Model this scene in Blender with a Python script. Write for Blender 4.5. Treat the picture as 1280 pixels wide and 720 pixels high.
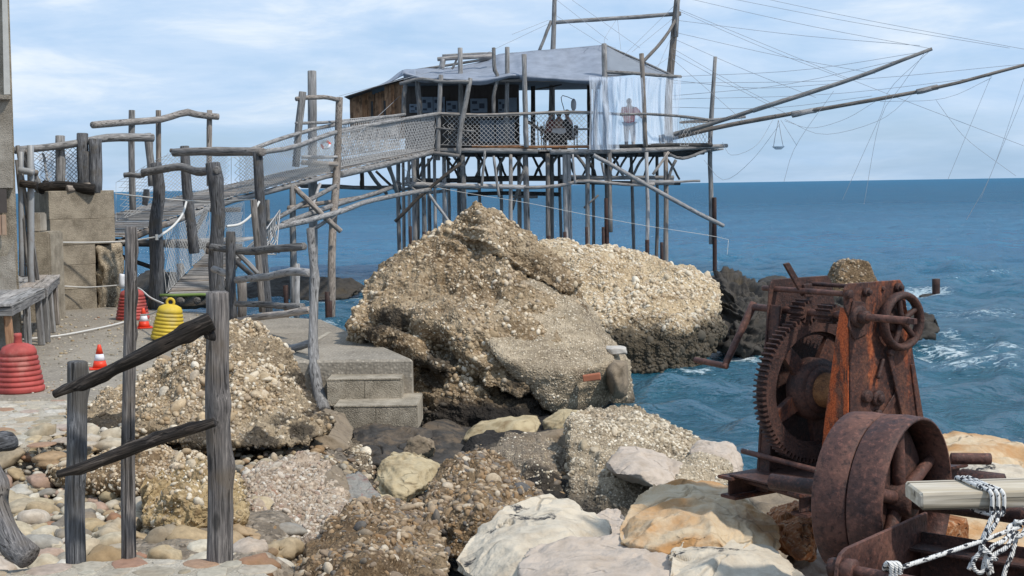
import bpy, bmesh, math, random
import numpy as np
from mathutils import Vector, Matrix, Euler
from mathutils.bvhtree import BVHTree

random.seed(7); RNG = np.random.default_rng(7)
SC = bpy.context.scene
COL = SC.collection
for o in list(bpy.data.objects): bpy.data.objects.remove(o)

# ------------------------------------------------------------------ camera
FPX = 1758.0; EYE = 3.1
PITCH = math.atan(128 / FPX); ROLL = math.radians(0.89)
CAMR = Euler((math.pi/2 - PITCH, 0, 0)).to_matrix() @ Matrix.Rotation(-ROLL, 3, 'Z')
cd = bpy.data.cameras.new('camera'); cam = bpy.data.objects.new('camera', cd); COL.objects.link(cam)
cd.sensor_width = 36; cd.lens = 36 * FPX / 1280; cd.clip_start = 0.1; cd.clip_end = 40000
cam.matrix_world = Matrix.Translation((0, 0, EYE)) @ CAMR.to_4x4()
SC.camera = cam

def at(px, py, d):
    """place in the world seen at this photo pixel, d metres out from the camera"""
    v = CAMR @ Vector(((px - 640) / FPX, (360 - py) / FPX, -1))
    return Vector((0, 0, EYE)) + v * (d / v.y)
def on_z(px, py, z):
    v = CAMR @ Vector(((px - 640) / FPX, (360 - py) / FPX, -1))
    return Vector((0, 0, EYE)) + v * ((z - EYE) / v.z)

# ------------------------------------------------------------------ light
SUN_EL, SUN_AZ = math.radians(52), math.radians(62)     # azimuth from the view axis towards the right, behind the camera side below
SUN_DIR = Vector((math.cos(SUN_EL) * 0.80, -math.cos(SUN_EL) * 0.60, math.sin(SUN_EL))).normalized()
sl = bpy.data.lights.new('sun', 'SUN'); sl.energy = 3.6; sl.angle = math.radians(3); sl.color = (1.0, 0.93, 0.83)
so = bpy.data.objects.new('sun', sl); COL.objects.link(so)
so.rotation_euler = SUN_DIR.to_track_quat('Z', 'Y').to_euler(); so.location = (0, 0, 60)

SC.view_settings.view_transform = 'Standard'; SC.view_settings.look = 'None'
SC.view_settings.exposure = 0.0; SC.view_settings.gamma = 1.0
SC.view_settings.use_curve_mapping = False

# ------------------------------------------------------------------ node helper
class NT:
    def __init__(s, tree): s.t = tree; tree.nodes.clear()
    def put(s, sock, v):
        if v is None: return
        if isinstance(v, bpy.types.NodeSocket): s.t.links.new(v, sock)
        else:
            if isinstance(v, (tuple, list)) and len(v) == 3 and sock.type == 'RGBA': v = (*v, 1)
            if isinstance(v, (int, float)) and sock.type == 'RGBA': v = (v, v, v, 1)
            if isinstance(v, (int, float)) and sock.type == 'VECTOR': v = (v, v, v)
            sock.default_value = v
    def n(s, typ, ins=None, **kw):
        nd = s.t.nodes.new(typ)
        for k, v in kw.items(): setattr(nd, k, v)
        for k, v in (ins or {}).items(): s.put(nd.inputs[k], v)
        return nd
    def tc(s, o='Object'): return s.n('ShaderNodeTexCoord').outputs[o]
    def geo(s, o): return s.n('ShaderNodeNewGeometry').outputs[o]
    def rnd(s): return s.n('ShaderNodeObjectInfo').outputs['Random']
    def map(s, v, sc=(1, 1, 1), loc=(0, 0, 0), rot=(0, 0, 0)):
        return s.n('ShaderNodeMapping', {'Vector': v, 'Scale': sc, 'Location': loc, 'Rotation': rot}).outputs[0]
    def noise(s, v, scale, det=4, rough=.55, dist=0, out=0):
        return s.n('ShaderNodeTexNoise', {'Vector': v, 'Scale': scale, 'Detail': det, 'Roughness': rough, 'Distortion': dist}).outputs[out]
    def vor(s, v, scale, feature='F1', out='Distance', rnd=1.0):
        return s.n('ShaderNodeTexVoronoi', {'Vector': v, 'Scale': scale, 'Randomness': rnd}, feature=feature).outputs[out]
    def ramp(s, f, stops, interp='LINEAR'):
        nd = s.n('ShaderNodeValToRGB', {'Fac': f}); cr = nd.color_ramp; cr.interpolation = interp
        while len(cr.elements) < len(stops): cr.elements.new(0.5)
        for e, (p, c) in zip(cr.elements, stops):
            e.position = p; e.color = (c, c, c, 1) if isinstance(c, (int, float)) else (*c, 1)
        return nd.outputs[0]
    def mix(s, f, a, b, blend='MIX'):
        nd = s.n('ShaderNodeMix', data_type='RGBA', blend_type=blend)
        s.put(nd.inputs[0], f); s.put(nd.inputs[6], a); s.put(nd.inputs[7], b); return nd.outputs[2]
    def m(s, op, a, b=0.0, c=0.0, clamp=False):
        nd = s.n('ShaderNodeMath', operation=op, use_clamp=clamp)
        s.put(nd.inputs[0], a); s.put(nd.inputs[1], b); s.put(nd.inputs[2], c); return nd.outputs[0]
    def step(s, f, a, b): return s.n('ShaderNodeMapRange', {'Value': f, 'From Min': a, 'From Max': b}, interpolation_type='SMOOTHSTEP').outputs[0]
    def sep(s, v, k): return s.n('ShaderNodeSeparateXYZ', {'Vector': v}).outputs[k]
    def bump(s, h, st=.5, dist=.01, nrm=None):
        return s.n('ShaderNodeBump', {'Height': h, 'Strength': st, 'Distance': dist, 'Normal': nrm}).outputs[0]
    def out(s, shader, disp=None):
        o = s.n('ShaderNodeOutputMaterial'); s.t.links.new(shader, o.inputs['Surface'])
    def pbr(s, col, rough=.8, nrm=None, **kw):
        nd = s.n('ShaderNodeBsdfPrincipled', {'Base Color': col, 'Roughness': rough, 'Normal': nrm})
        for k, v in kw.items(): s.put(nd.inputs[k.replace('_', ' ')], v)
        return nd.outputs[0]
def newmat(name):
    m = bpy.data.materials.new(name); m.use_nodes = True; return m, NT(m.node_tree)

# ------------------------------------------------------------------ world: Nishita blue with thin cloud
W = bpy.data.worlds.new('World'); SC.world = W; W.use_nodes = True
n = NT(W.node_tree)
sky = n.n('ShaderNodeTexSky', sky_type='NISHITA', sun_disc=False, sun_elevation=SUN_EL,
          sun_rotation=math.atan2(SUN_DIR.x, SUN_DIR.y), air_density=1.0, dust_density=1.5, ozone_density=1.2)
g = n.tc('Generated')
el = n.sep(g, 2)
flat = n.map(g, (1.0, 1.0, 5.0))
c1 = n.noise(flat, 2.3, 6, .55, .35)
c2 = n.noise(n.map(g, (1, 1, 9), (3.1, 0.4, 1.2)), 4.5, 5, .6, .2)
c3 = n.noise(n.map(g, (1, 1, 4.5), (7.0, 2.0, .3)), 9, 5, .6, .3)
cov = n.m('ADD', n.m('MULTIPLY', c1, .62), n.m('MULTIPLY', c2, .38))
hi = n.step(el, 0.0, .13)
cov = n.step(n.m('ADD', cov, n.m('MULTIPLY', hi, .10)),   .34, .60)
shade = n.ramp(n.m('ADD', n.m('MULTIPLY', c3, .6), n.m('MULTIPLY', c1, .4)), [(.38, (4.4, 6.2, 8.6)), (.52, (5.9, 7.3, 9.2)), (.66, (8.9, 9.4, 9.8))])
basec = n.mix(n.step(el, 0, .35), (4.1, 6.3, 9.0), (2.5, 4.8, 8.8))
blue = n.mix(.35, basec, sky.outputs[0])
skyc = n.mix(n.m('MULTIPLY', cov, .80), blue, shade)
bg = n.n('ShaderNodeBackground', {'Color': skyc, 'Strength': .11})
n.t.links.new(bg.outputs[0], n.n('ShaderNodeOutputWorld').inputs[0])

# ------------------------------------------------------------------ object helpers
WM = {}
def put(o, Mw=None, parent=None, **props):
    COL.objects.link(o); Mw = Mw if Mw is not None else Matrix()
    WM[o.name] = Mw.copy()
    if parent is not None:
        o.parent = parent; o.matrix_basis = WM[parent.name].inverted() @ Mw
    else: o.matrix_basis = Mw
    for k, v in props.items():
        if v is not None: o[k] = v
    return o
def thing(name, loc, label, cat, group=None, rot=None):
    o = bpy.data.objects.new(name, None); o.empty_display_size = .1
    Mw = Matrix.Translation(loc) @ (rot.to_4x4() if rot is not None else Matrix())
    return put(o, Mw, None, label=label, category=cat, group=group)
def mesh_np(name, V, Fs, mat=None, smooth=True):
    V = np.ascontiguousarray(V, dtype=np.float32); Fs = np.ascontiguousarray(Fs, dtype=np.int32); k = Fs.shape[1]
    me = bpy.data.meshes.new(name)
    me.vertices.add(len(V)); me.vertices.foreach_set('co', V.ravel())
    me.loops.add(Fs.size); me.loops.foreach_set('vertex_index', Fs.ravel())
    me.polygons.add(len(Fs)); me.polygons.foreach_set('loop_start', np.arange(0, Fs.size, k, dtype=np.int32))
    me.polygons.foreach_set('loop_total', np.full(len(Fs), k, dtype=np.int32))
    if smooth: me.polygons.foreach_set('use_smooth', np.ones(len(Fs), dtype=bool))
    me.update(calc_edges=True)
    if mat: me.materials.append(mat)
    return me
def mesh_py(name, V, Fs, mat=None, smooth=False):
    me = bpy.data.meshes.new(name); me.from_pydata([tuple(v) for v in V], [], Fs)
    if smooth: me.polygons.foreach_set('use_smooth', [True] * len(me.polygons))
    me.update()
    if mat: me.materials.append(mat)
    return me
def ob(name, me, Mw=None, parent=None, **p):
    return put(bpy.data.objects.new(name, me), Mw, parent, **p)

# ------------------------------------------------------------------ numpy noise
def _h(ix, iy, iz, s):
    x = (ix.astype(np.int64) * 374761393 + iy.astype(np.int64) * 668265263 + iz.astype(np.int64) * 2147483647 + s * 1274126177) & 0xffffffff
    x = ((x ^ (x >> 13)) * 1274126177) & 0xffffffff
    x = ((x ^ (x >> 15)) * 2246822519) & 0xffffffff
    return ((x ^ (x >> 16)) & 0xffffff) / float(0x1000000)
def vnoise(P, s=0):
    I = np.floor(P).astype(np.int64); f = P - I; u = f * f * f * (f * (f * 6 - 15) + 10)
    r = 0
    for a in (0, 1):
        for b in (0, 1):
            for c in (0, 1):
                w = (u[:, 0] if a else 1 - u[:, 0]) * (u[:, 1] if b else 1 - u[:, 1]) * (u[:, 2] if c else 1 - u[:, 2])
                r = r + w * _h(I[:, 0] + a, I[:, 1] + b, I[:, 2] + c, s)
    return r * 2 - 1
def fbm(P, scale, octv=4, s=0, gain=.5, ridge=False):
    P = np.asarray(P, float); r = 0; a = 1.0; f = scale
    for k in range(octv):
        v = vnoise(P * f + 17.3 * k, s + k)
        if ridge: v = 1 - 2 * np.abs(v)
        r = r + a * v; a *= gain; f *= 2.03
    return r
def worley(P, scale, s=0):
    Q = np.asarray(P, float) * scale; I = np.floor(Q).astype(np.int64)
    best = np.full(len(Q), 9e9); sec = best.copy(); cid = np.zeros((len(Q), 3)); cc = np.zeros((len(Q), 3))
    for a in (-1, 0, 1):
        for b in (-1, 0, 1):
            for c in (-1, 0, 1):
                J = I + np.array([a, b, c])
                C = J + np.stack([_h(J[:, 0], J[:, 1], J[:, 2], s + k) for k in (0, 1, 2)], 1)
                d = ((Q - C) ** 2).sum(1); m = d < best
                sec = np.where(m, best, np.minimum(sec, d)); best = np.where(m, d, best)
                cid[m] = J[m]; cc[m] = C[m]
    return np.sqrt(best), np.sqrt(sec), cid, cc / scale
def chips(P, scale, s=0):
    """piecewise planes: the look of chipped, broken rock"""
    Pw = P + .35 / scale * np.stack([fbm(P, scale * .8, 2, s + 40 + k) for k in range(3)], 1)
    f1, f2, cid, cc = worley(Pw, scale, s)
    J = cid.astype(np.int64)
    t = np.stack([_h(J[:, 0], J[:, 1], J[:, 2], s + 10 + k) for k in range(3)], 1) * 2 - 1
    return ((Pw - cc) * t).sum(1) * scale + (_h(J[:, 0], J[:, 1], J[:, 2], s + 14) - .5) * .8

_ico = {}
def ico(level):
    if level not in _ico:
        bm = bmesh.new(); bmesh.ops.create_icosphere(bm, subdivisions=level, radius=1)
        bm.verts.ensure_lookup_table()
        V = np.array([v.co[:] for v in bm.verts]); Fs = np.array([[v.index for v in f.verts] for f in bm.faces]); bm.free()
        _ico[level] = (V, Fs)
    return _ico[level]
def vnormals(V, Fs):
    a, b, c = V[Fs[:, 0]], V[Fs[:, 1]], V[Fs[:, 2]]
    fn = np.cross(b - a, c - a); N = np.zeros_like(V)
    for k in range(3):
        for j in range(3): N[:, j] += np.bincount(Fs[:, k], fn[:, j], len(V))
    return N / (np.linalg.norm(N, axis=1, keepdims=True) + 1e-12)
def smooth_v(V, Fs, it=1):
    E = np.concatenate([Fs[:, [0, 1]], Fs[:, [1, 2]], Fs[:, [2, 0]]]); E = np.concatenate([E, E[:, ::-1]])
    cnt = np.bincount(E[:, 0], minlength=len(V))[:, None]
    for _ in range(it):
        S = np.stack([np.bincount(E[:, 0], V[E[:, 1], j], len(V)) for j in range(3)], 1)
        V = .5 * V + .5 * S / cnt
    return V
def hull_geo(pts, level=6, soft=2):
    bm = bmesh.new()
    for p in pts: bm.verts.new(p)
    bmesh.ops.convex_hull(bm, input=bm.verts)
    bmesh.ops.triangulate(bm, faces=bm.faces)
    bvh = BVHTree.FromBMesh(bm)
    P = np.array([v.co[:] for v in bm.verts]); bm.free()
    mn, mx = P.min(0), P.max(0); c = (mn + mx) / 2 * .5 + P.mean(0) * .5; ext = (mx - mn) / 2
    D, Fs = ico(level); D = D * ext; D = D / np.linalg.norm(D, axis=1, keepdims=True)
    R = np.empty(len(D)); cv = Vector(c)
    for i, d in enumerate(D):
        h = bvh.ray_cast(cv, Vector(d)); R[i] = h[3] if h[3] is not None else .05
    V = c + D * R[:, None]
    return smooth_v(V, Fs, soft), Fs
def outline_pts(outline, depth, shrink=.8, front=(), fshift=0.0):
    """world points of a boulder: its outline at the given distances, its front, and a back pushed away by depth"""
    A = [at(*p) for p in outline]; c = sum(A, Vector()) / len(A)
    B = [c + (p - c) * shrink + Vector((0, depth, 0)) for p in A]
    return [tuple(p) for p in A + B + [at(*p) for p in front]]

# ------------------------------------------------------------------ rod, log and board builders
def frame_of(p0, p1):
    z = (p1 - p0).normalized(); x = Vector((0, 1, 0)).cross(z)
    if x.length < 1e-3: x = Vector((1, 0, 0))
    x.normalize(); y = z.cross(x)
    return Matrix(((x.x, y.x, z.x, p0.x), (x.y, y.y, z.y, p0.y), (x.z, y.z, z.z, p0.z), (0, 0, 0, 1)))
def tube_arrays(pts, radii, n=8, rough=0.0, seg=None, seed=0, cap=True, wob=0.0, knots=0):
    P = np.array([tuple(p) for p in pts], float); k = len(P)
    L = np.r_[0, np.cumsum(np.linalg.norm(np.diff(P, axis=0), axis=1))]; T = L[-1]
    m = seg or max(2, (k - 1) * 3 if k > 2 else 4)
    t = np.linspace(0, T, m + 1)
    if k > 2:                                   # Catmull-Rom through the points
        Q = np.vstack([2 * P[0] - P[1], P, 2 * P[-1] - P[-2]]); out = []
        for tt in t:
            i = min(max(np.searchsorted(L, tt, 'right') - 1, 0), k - 2); u = (tt - L[i]) / max(L[i + 1] - L[i], 1e-9)
            a, b, c, d = Q[i:i + 4]
            out.append(.5 * (2 * b + (c - a) * u + (2 * a - 5 * b + 4 * c - d) * u * u + (3 * b - a - 3 * c + d) * u ** 3))
        C = np.array(out)
    else: C = P[0] + (P[1] - P[0]) * (t / max(T, 1e-9))[:, None]
    radii = np.atleast_1d(np.asarray(radii, float))
    R = np.interp(t, np.linspace(0, T, len(radii)), radii) if len(radii) > 1 else np.full(m + 1, radii[0])
    rs = np.random.default_rng(seed)
    if wob:
        w = np.stack([vnoise(np.stack([t / max(T, .01) * 3 + 9 * j, t * 0 + seed * 1.7, t * 0], 1), seed) for j in range(3)], 1)
        e = np.sin(np.pi * t / T)[:, None] * .8 + .2 * 0
        C = C + w * wob * e
    d = np.gradient(C, axis=0); d /= np.linalg.norm(d, axis=1, keepdims=True) + 1e-12
    ref = np.array([1.0, .05, .02]);
    if abs(d[0] @ ref) > .9: ref = np.array([0, 1.0, .1])
    X = np.cross(d, ref); X /= np.linalg.norm(X, axis=1, keepdims=True) + 1e-12; Y = np.cross(d, X)
    ang = np.linspace(0, 2 * np.pi, n, endpoint=False)
    Rr = np.repeat(R[:, None], n, 1)
    if rough:
        q = np.stack([np.repeat(t[:, None], n, 1) / (R.mean() * 7), np.repeat(np.cos(ang)[None], m + 1, 0) * 1.1 + seed, np.repeat(np.sin(ang)[None], m + 1, 0) * 1.1], -1).reshape(-1, 3)
        Rr = Rr * (1 + rough * fbm(q, 1.0, 2, seed).reshape(m + 1, n))
        for _ in range(knots):
            kt, ka = rs.uniform(0.05, .95) * T, rs.uniform(0, 6.28)
            da = np.abs((ang[None] - ka + np.pi) % (2 * np.pi) - np.pi)
            Rr = Rr + R.mean() * .35 * np.exp(-((t[:, None] - kt) / (R.mean() * 1.1)) ** 2 - (da / .5) ** 2)
    V = (C[:, None] + Rr[..., None] * (np.cos(ang)[None, :, None] * X[:, None] + np.sin(ang)[None, :, None] * Y[:, None]))
    i = np.arange(m)[:, None] * n; j = np.arange(n)[None]; jn = (j + 1) % n
    Fs = np.stack([i + j, i + n + j, i + n + jn, i + jn], -1).reshape(-1, 4).tolist()
    Fs = [f[::-1] for f in Fs] if False else Fs
    V = V.reshape(-1, 3)
    if cap:
        a = C[0] + (V[:n] - C[0]) * .82 - d[0] * R[0] * .12; b = C[-1] + (V[-n:] - C[-1]) * .82 + d[-1] * R[-1] * .12
        o1 = len(V); V = np.vstack([V, a, b]); o2 = o1 + n; last = m * n
        for jj in range(n):
            q = (jj + 1) % n
            Fs.append([o1 + jj, jj, q, o1 + q]); Fs.append([last + jj, o2 + jj, o2 + q, last + q])
        Fs.append([o1 + jj for jj in range(n)]); Fs.append([o2 + jj for jj in range(n)][::-1])
    return V, Fs
_seed = [100]; SLIM = [1.0]
def log(name, pts, r, mat, parent=None, n=8, rough=.1, wob=0.02, seg=None, knots=0, cap=True, **props):
    pts = [Vector(p) for p in pts]; _seed[0] += 1; r = np.atleast_1d(np.asarray(r, float)) * SLIM[0]
    M = frame_of(pts[0], pts[-1]); Mi = M.inverted()
    V, Fs = tube_arrays([Mi @ p for p in pts], r, n, rough, seg, _seed[0], cap, wob, knots)
    me = mesh_py(name, V, Fs, mat, True)
    return ob(name, me, M, parent, **props)
def pl(name, pixs, r, mat, parent=None, **kw):      # a log through photo places (px, py, distance)
    return log(name, [at(*p) for p in pixs], r, mat, parent, **kw)
_boxes = {}
def box_me(w, t, l, mat, ch=.12, jit=0):
    """a board: width x, thickness y, length z from the origin, edges chamfered"""
    key = (round(w, 3), round(t, 3), round(l, 3), mat.name, jit)
    if key not in _boxes:
        c = min(w, t) * ch; V = []; rs = random.Random(hash(key[:3]) + jit)
        for (z, s) in ((0, .9), (c, 1), (l - c, 1), (l, .9)):
            a, b = w / 2 - (c if s < 1 else 0), t / 2 - (c if s < 1 else 0)
            for (x, y) in ((a, b - c), (a - c, b), (-a + c, b), (-a, b - c), (-a, -b + c), (-a + c, -b), (a - c, -b), (a, -b + c)):
                V.append((x + rs.uniform(-1, 1) * c * .5, y + rs.uniform(-1, 1) * c * .3, z))
        Fs = []
        for k in range(3):
            for j in range(8): Fs.append((k * 8 + j, k * 8 + (j + 1) % 8, k * 8 + 8 + (j + 1) % 8, k * 8 + 8 + j))
        Fs.append(tuple(range(8))[::-1]); Fs.append(tuple(range(24, 32)))
        _boxes[key] = mesh_py('board', V, Fs, mat)
    return _boxes[key]
def board(name, p0, p1, w, t, mat, parent=None, up=(0, 0, 1), jit=0, **props):
    """board from p0 to p1; its thickness points along up"""
    p0, p1 = Vector(p0), Vector(p1); z = (p1 - p0); L = z.length; z.normalize()
    y = Vector(up) - z * Vector(up).dot(z); y.normalize(); x = y.cross(z)
    M = Matrix(((x.x, y.x, z.x, p0.x), (x.y, y.y, z.y, p0.y), (x.z, y.z, z.z, p0.z), (0, 0, 0, 1)))
    return ob(name, box_me(w, t, L, mat, jit=jit), M, parent, **props)
def block(name, lo, hi, mat, parent=None, Mw=None, ch=.01, **props):
    """axis box lo..hi with chamfered edges (in the frame Mw)"""
    bm = bmesh.new(); bmesh.ops.create_cube(bm, size=1)
    lo, hi = Vector(lo), Vector(hi)
    for v in bm.verts: v.co = Vector((lo[k] + (hi[k] - lo[k]) * (v.co[k] + .5) for k in range(3)))
    if ch: bmesh.ops.bevel(bm, geom=list(bm.edges), offset=ch, segments=2, affect='EDGES')
    me = bpy.data.meshes.new(name); bm.to_mesh(me); bm.free(); me.materials.append(mat)
    return ob(name, me, Mw, parent, **props)
def rope(name, pts, r, mat, parent=None, sag=0.0, n=5, seg=None, **props):
    pts = [Vector(p) for p in pts]
    if len(pts) == 2 and sag:
        a, b = pts; pts = [a + (b - a) * t - Vector((0, 0, 4 * sag * t * (1 - t))) for t in (0, .2, .4, .6, .8, 1)]
    return log(name, pts, r, mat, parent, n=n, rough=0, wob=0, seg=seg or (2 if len(pts) == 2 else len(pts) * 4), cap=False, **props)
# ------------------------------------------------------------------ materials
def wood_mat(name, dark, mid, light, fibre=55, bumpd=.006, rough=.85, var=.35, stain=None):
    m, n = newmat(name); o = n.tc('Object'); r = n.rnd()
    off = n.n('ShaderNodeVectorMath', {0: o, 1: n.n('ShaderNodeCombineXYZ', {0: n.m('MULTIPLY', r, 31), 1: n.m('MULTIPLY', r, 17), 2: n.m('MULTIPLY', r, 53)}).outputs[0]}, operation='ADD').outputs[0]
    st = n.map(off, (1, 1, .055)); f1 = n.noise(st, fibre, 5, .65, .4); f2 = n.noise(n.map(off, (1, 1, .12)), fibre * .3, 4, .6, .8)
    crack = n.step(n.noise(n.map(off, (1, 1, .03)), fibre * .75, 2, .5, .3), .40, .33)
    blot = n.noise(off, 2.2, 4, .6)
    c = n.ramp(f1, [(.3, dark), (.5, mid), (.68, light)])
    c = n.mix(n.step(f2, .35, .7), n.mix(1, c, (.72, .72, .74), 'MULTIPLY'), c)
    c = n.mix(n.m('MULTIPLY', n.step(blot, .45, .7), .45), c, dark)
    if stain: c = n.mix(n.m('MULTIPLY', n.step(n.noise(off, 3.5, 3, .6), .5, .66), .6), c, stain)
    c = n.mix(n.m('MULTIPLY', crack, .8), c, (dark[0] * .25, dark[1] * .25, dark[2] * .25))
    c = n.mix(1, c, n.ramp(r, [(0, 1 - var), (1, 1 + var * .35)]), 'MULTIPLY')
    c = n.mix(n.m('MULTIPLY', n.step(n.m('FRACT', n.m('MULTIPLY', r, 7.31)), .55, .95), .55), c, n.mix(1, c, (1.12, .90, .70), 'MULTIPLY'))
    kn = n.step(n.vor(n.map(off, (1, 1, .4)), 5.5), .13, .06); c = n.mix(n.m('MULTIPLY', kn, .7), c, (dark[0] * .35, dark[1] * .33, dark[2] * .3))
    h = n.m('SUBTRACT', n.m('ADD', f1, n.m('MULTIPLY', f2, .8)), n.m('MULTIPLY', crack, 1.2))
    n.out(n.pbr(c, rough, n.bump(h, .8, bumpd), Specular_IOR_Level=.25)); return m
M_WOOD = wood_mat('weathered_grey_wood', (.13, .126, .121), (.285, .276, .265), (.47, .458, .44))
M_PALE = wood_mat('bleached_wood', (.24, .235, .228), (.44, .43, .42), (.60, .59, .575))
M_POST = wood_mat('slate_grey_post_wood', (.055, .056, .060), (.165, .169, .178), (.34, .343, .35), fibre=105, bumpd=.010, stain=(.12, .105, .085))
M_CHAR = wood_mat('charred_black_wood', (.008, .007, .006), (.028, .022, .018), (.14, .115, .095), fibre=80, bumpd=.014, rough=.75, stain=(.05, .036, .026))
M_BROWN = wood_mat('brown_plank_wood', (.22, .11, .06), (.42, .235, .13), (.56, .36, .22), fibre=45, stain=(.05, .03, .02), var=.45)
M_DARKW = wood_mat('dark_grey_wood', (.04, .038, .036), (.085, .08, .076), (.15, .143, .135))  # darker tone of the grey wood
M_DECK = wood_mat('grey_deck_board', (.24, .23, .215), (.42, .405, .385), (.56, .545, .52), fibre=40, var=.3)
M_LUMBER = wood_mat('sawn_pale_lumber', (.40, .33, .225), (.56, .49, .375), (.68, .62, .51), fibre=30, bumpd=.0012, var=.05)
M_TIMBER = wood_mat('rust_stained_timber', (.16, .06, .02), (.34, .15, .06), (.52, .40, .28), fibre=45, bumpd=.01, stain=(.06, .03, .02))

def rust_mat(name, a, b, c_, orange=None, amt=.5, scale=9, bd=.003):
    m, n = newmat(name); o = n.tc('Object')
    f = n.noise(o, scale, 8, .65, .3); g_ = n.noise(o, scale * 9, 4, .7); v = n.vor(o, scale * 12)
    c = n.ramp(f, [(.32, a), (.5, b), (.66, c_)])
    c = n.mix(n.m('MULTIPLY', n.step(g_, .52, .66), .55), c, (c_[0] * 1.35, c_[1] * 1.2, c_[2] * 1.2))
    c = n.mix(n.m('MULTIPLY', n.step(g_, .46, .36), .6), c, (.012, .009, .010))
    if orange is not None:
        msk = n.step(n.noise(n.map(o, (1, 1, .35), (5, 2, 1)), scale * .9, 6, .7, .3), 1 - amt - .08, 1 - amt + .05)
        c = n.mix(msk, c, n.ramp(g_, [(.35, (orange[0] * .45, orange[1] * .3, orange[2] * .3)), (.6, orange)]))
    h = n.m('ADD', n.m('MULTIPLY', g_, 1.0), n.m('ADD', f, n.m('MULTIPLY', v, .4)))
    n.out(n.pbr(c, n.ramp(f, [(.3, .5), (.7, .85)]), n.bump(h, .9, bd), Specular_IOR_Level=.35)); return m
M_RUST = rust_mat('dark_brown_rust', (.022, .013, .012), (.054, .027, .022), (.104, .049, .035))
M_RUSTP = rust_mat('pitted_brown_rust', (.040, .020, .018), (.092, .044, .034), (.165, .08, .058), scale=5)
M_RUSTO = rust_mat('orange_flaking_rust', (.045, .020, .014), (.11, .045, .026), (.22, .11, .07), orange=(.60, .14, .04), amt=.51, scale=14)
M_RUSTB = rust_mat('blotched_brown_rust', (.028, .015, .014), (.072, .032, .024), (.14, .06, .036), orange=(.38, .11, .04), amt=.37, scale=7)
M_DRUM = rust_mat('ochre_rust_drum', (.08, .035, .015), (.17, .075, .03), (.26, .13, .055), scale=14)
M_PILE = rust_mat('rust_black_sleeve', (.018, .011, .010), (.04, .02, .016), (.075, .035, .024), scale=6)

def plain(name, col, rough=.6, var=.12, sc=8, bd=.002, spec=.4, dirt=None):
    m, n = newmat(name); o = n.tc('Object'); f = n.noise(o, sc, 5, .6)
    c = n.mix(1, col, n.ramp(f, [(.3, 1 - var), (.7, 1 + var * .6)]), 'MULTIPLY')
    if dirt: c = n.mix(n.m('MULTIPLY', n.step(n.noise(n.map(o, (1, 1, 1), (3, 3, 3)), sc * .7, 6, .65), .5, .7), .55), c, dirt)
    n.out(n.pbr(c, rough, n.bump(n.noise(o, sc * 6, 3), .4, bd), Specular_IOR_Level=spec)); return m
M_RED = plain('faded_red_plastic', (.38, .065, .055), .65, var=.4, sc=5, dirt=(.46, .20, .16))
M_YEL = plain('yellow_plastic', (.60, .43, .04), .6, var=.25, sc=5, dirt=(.44, .36, .16))
M_CONE = plain('orange_red_cone_plastic', (.72, .055, .02), .45)
M_WHITE = plain('white_band', (.72, .74, .78), .5)
M_ROPE = plain('white_rope', (.62, .61, .58), .9, sc=40)
M_LINE = plain('thin_grey_line', (.34, .36, .39), .8)
M_NET = plain('grey_netting', (.44, .43, .42), .9, sc=3)
M_WIRE = plain('grey_wire_mesh', (.48, .48, .47), .6)
M_TARP = plain('pale_grey_tarpaulin', (.235, .265, .32), .65, sc=2.5, var=.2, dirt=(.17, .19, .22), bd=.01)
M_TARPD = plain('shaded_tarp_underside', (.10, .105, .115), .8, sc=2)  # shade under the canopy put into the sheet colour
M_TARPE = plain('mid_grey_tarpaulin', (.20, .225, .26), .75, sc=2)
M_STEEL = plain('galvanised_steel', (.30, .31, .32), .45, dirt=(.15, .10, .07))
M_BLUE = plain('blue_metal', (.05, .18, .42), .5)
M_SKIN = plain('skin', (.42, .24, .17), .6)
M_HAIR = plain('dark_hair', (.015, .012, .01), .7)
M_SHIRT = plain('red_shirt_cloth', (.70, .03, .05), .9)
M_CLOTHB = plain('black_cloth', (.025, .025, .03), .9)
M_CLOTHW = plain('white_cloth', (.62, .62, .64), .9)
M_PANEL = plain('pale_notice_panel', (.16, .20, .25), .6, dirt=(.10, .13, .17))
M_PRINT = plain('dark_print', (.03, .04, .06), .7)
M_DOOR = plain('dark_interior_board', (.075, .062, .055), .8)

def concrete_mat(name, base, dark, sc=3.0, agg=60, lines=False, aggc=.25):
    m, n = newmat(name); o = n.tc('Object'); f = n.noise(o, sc, 7, .62, .2); g_ = n.noise(o, sc * 14, 4, .65)
    c = n.mix(n.step(f, .35, .68), dark, base)
    cell = n.vor(o, agg, out='Color'); dist = n.vor(o, agg)
    cv = n.sep(cell, 0)
    c = n.mix(n.m('MULTIPLY', n.step(dist, .5, .25), aggc * 2), c, n.mix(cv, (base[0] * .5, base[1] * .5, base[2] * .5), (min(1, base[0] * 1.6), min(1, base[1] * 1.6), min(1, base[2] * 1.6))))
    c = n.mix(n.m('MULTIPLY', n.step(n.noise(n.map(o, (1, 1, .18), (2, 7, 1)), 5, 4, .6), .56, .72), .55), c, (dark[0] * .45, dark[1] * .42, dark[2] * .4))
    h = n.m('ADD', n.m('MULTIPLY', g_, .7), n.m('ADD', f, n.m('MULTIPLY', n.m('SUBTRACT', 1, dist), .6)))
    n.out(n.pbr(c, .9, n.bump(h, .8, .012), Specular_IOR_Level=.2)); return m
M_CONC = concrete_mat('weathered_board_marked_concrete', (.34, .295, .23), (.17, .145, .11))
M_PIER = concrete_mat('pebbly_pier_concrete', (.31, .275, .225), (.215, .19, .155), sc=.8, agg=26, aggc=.33)
M_STEP = concrete_mat('grey_step_concrete', (.40, .35, .275), (.22, .19, .145), sc=4, agg=70)
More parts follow.
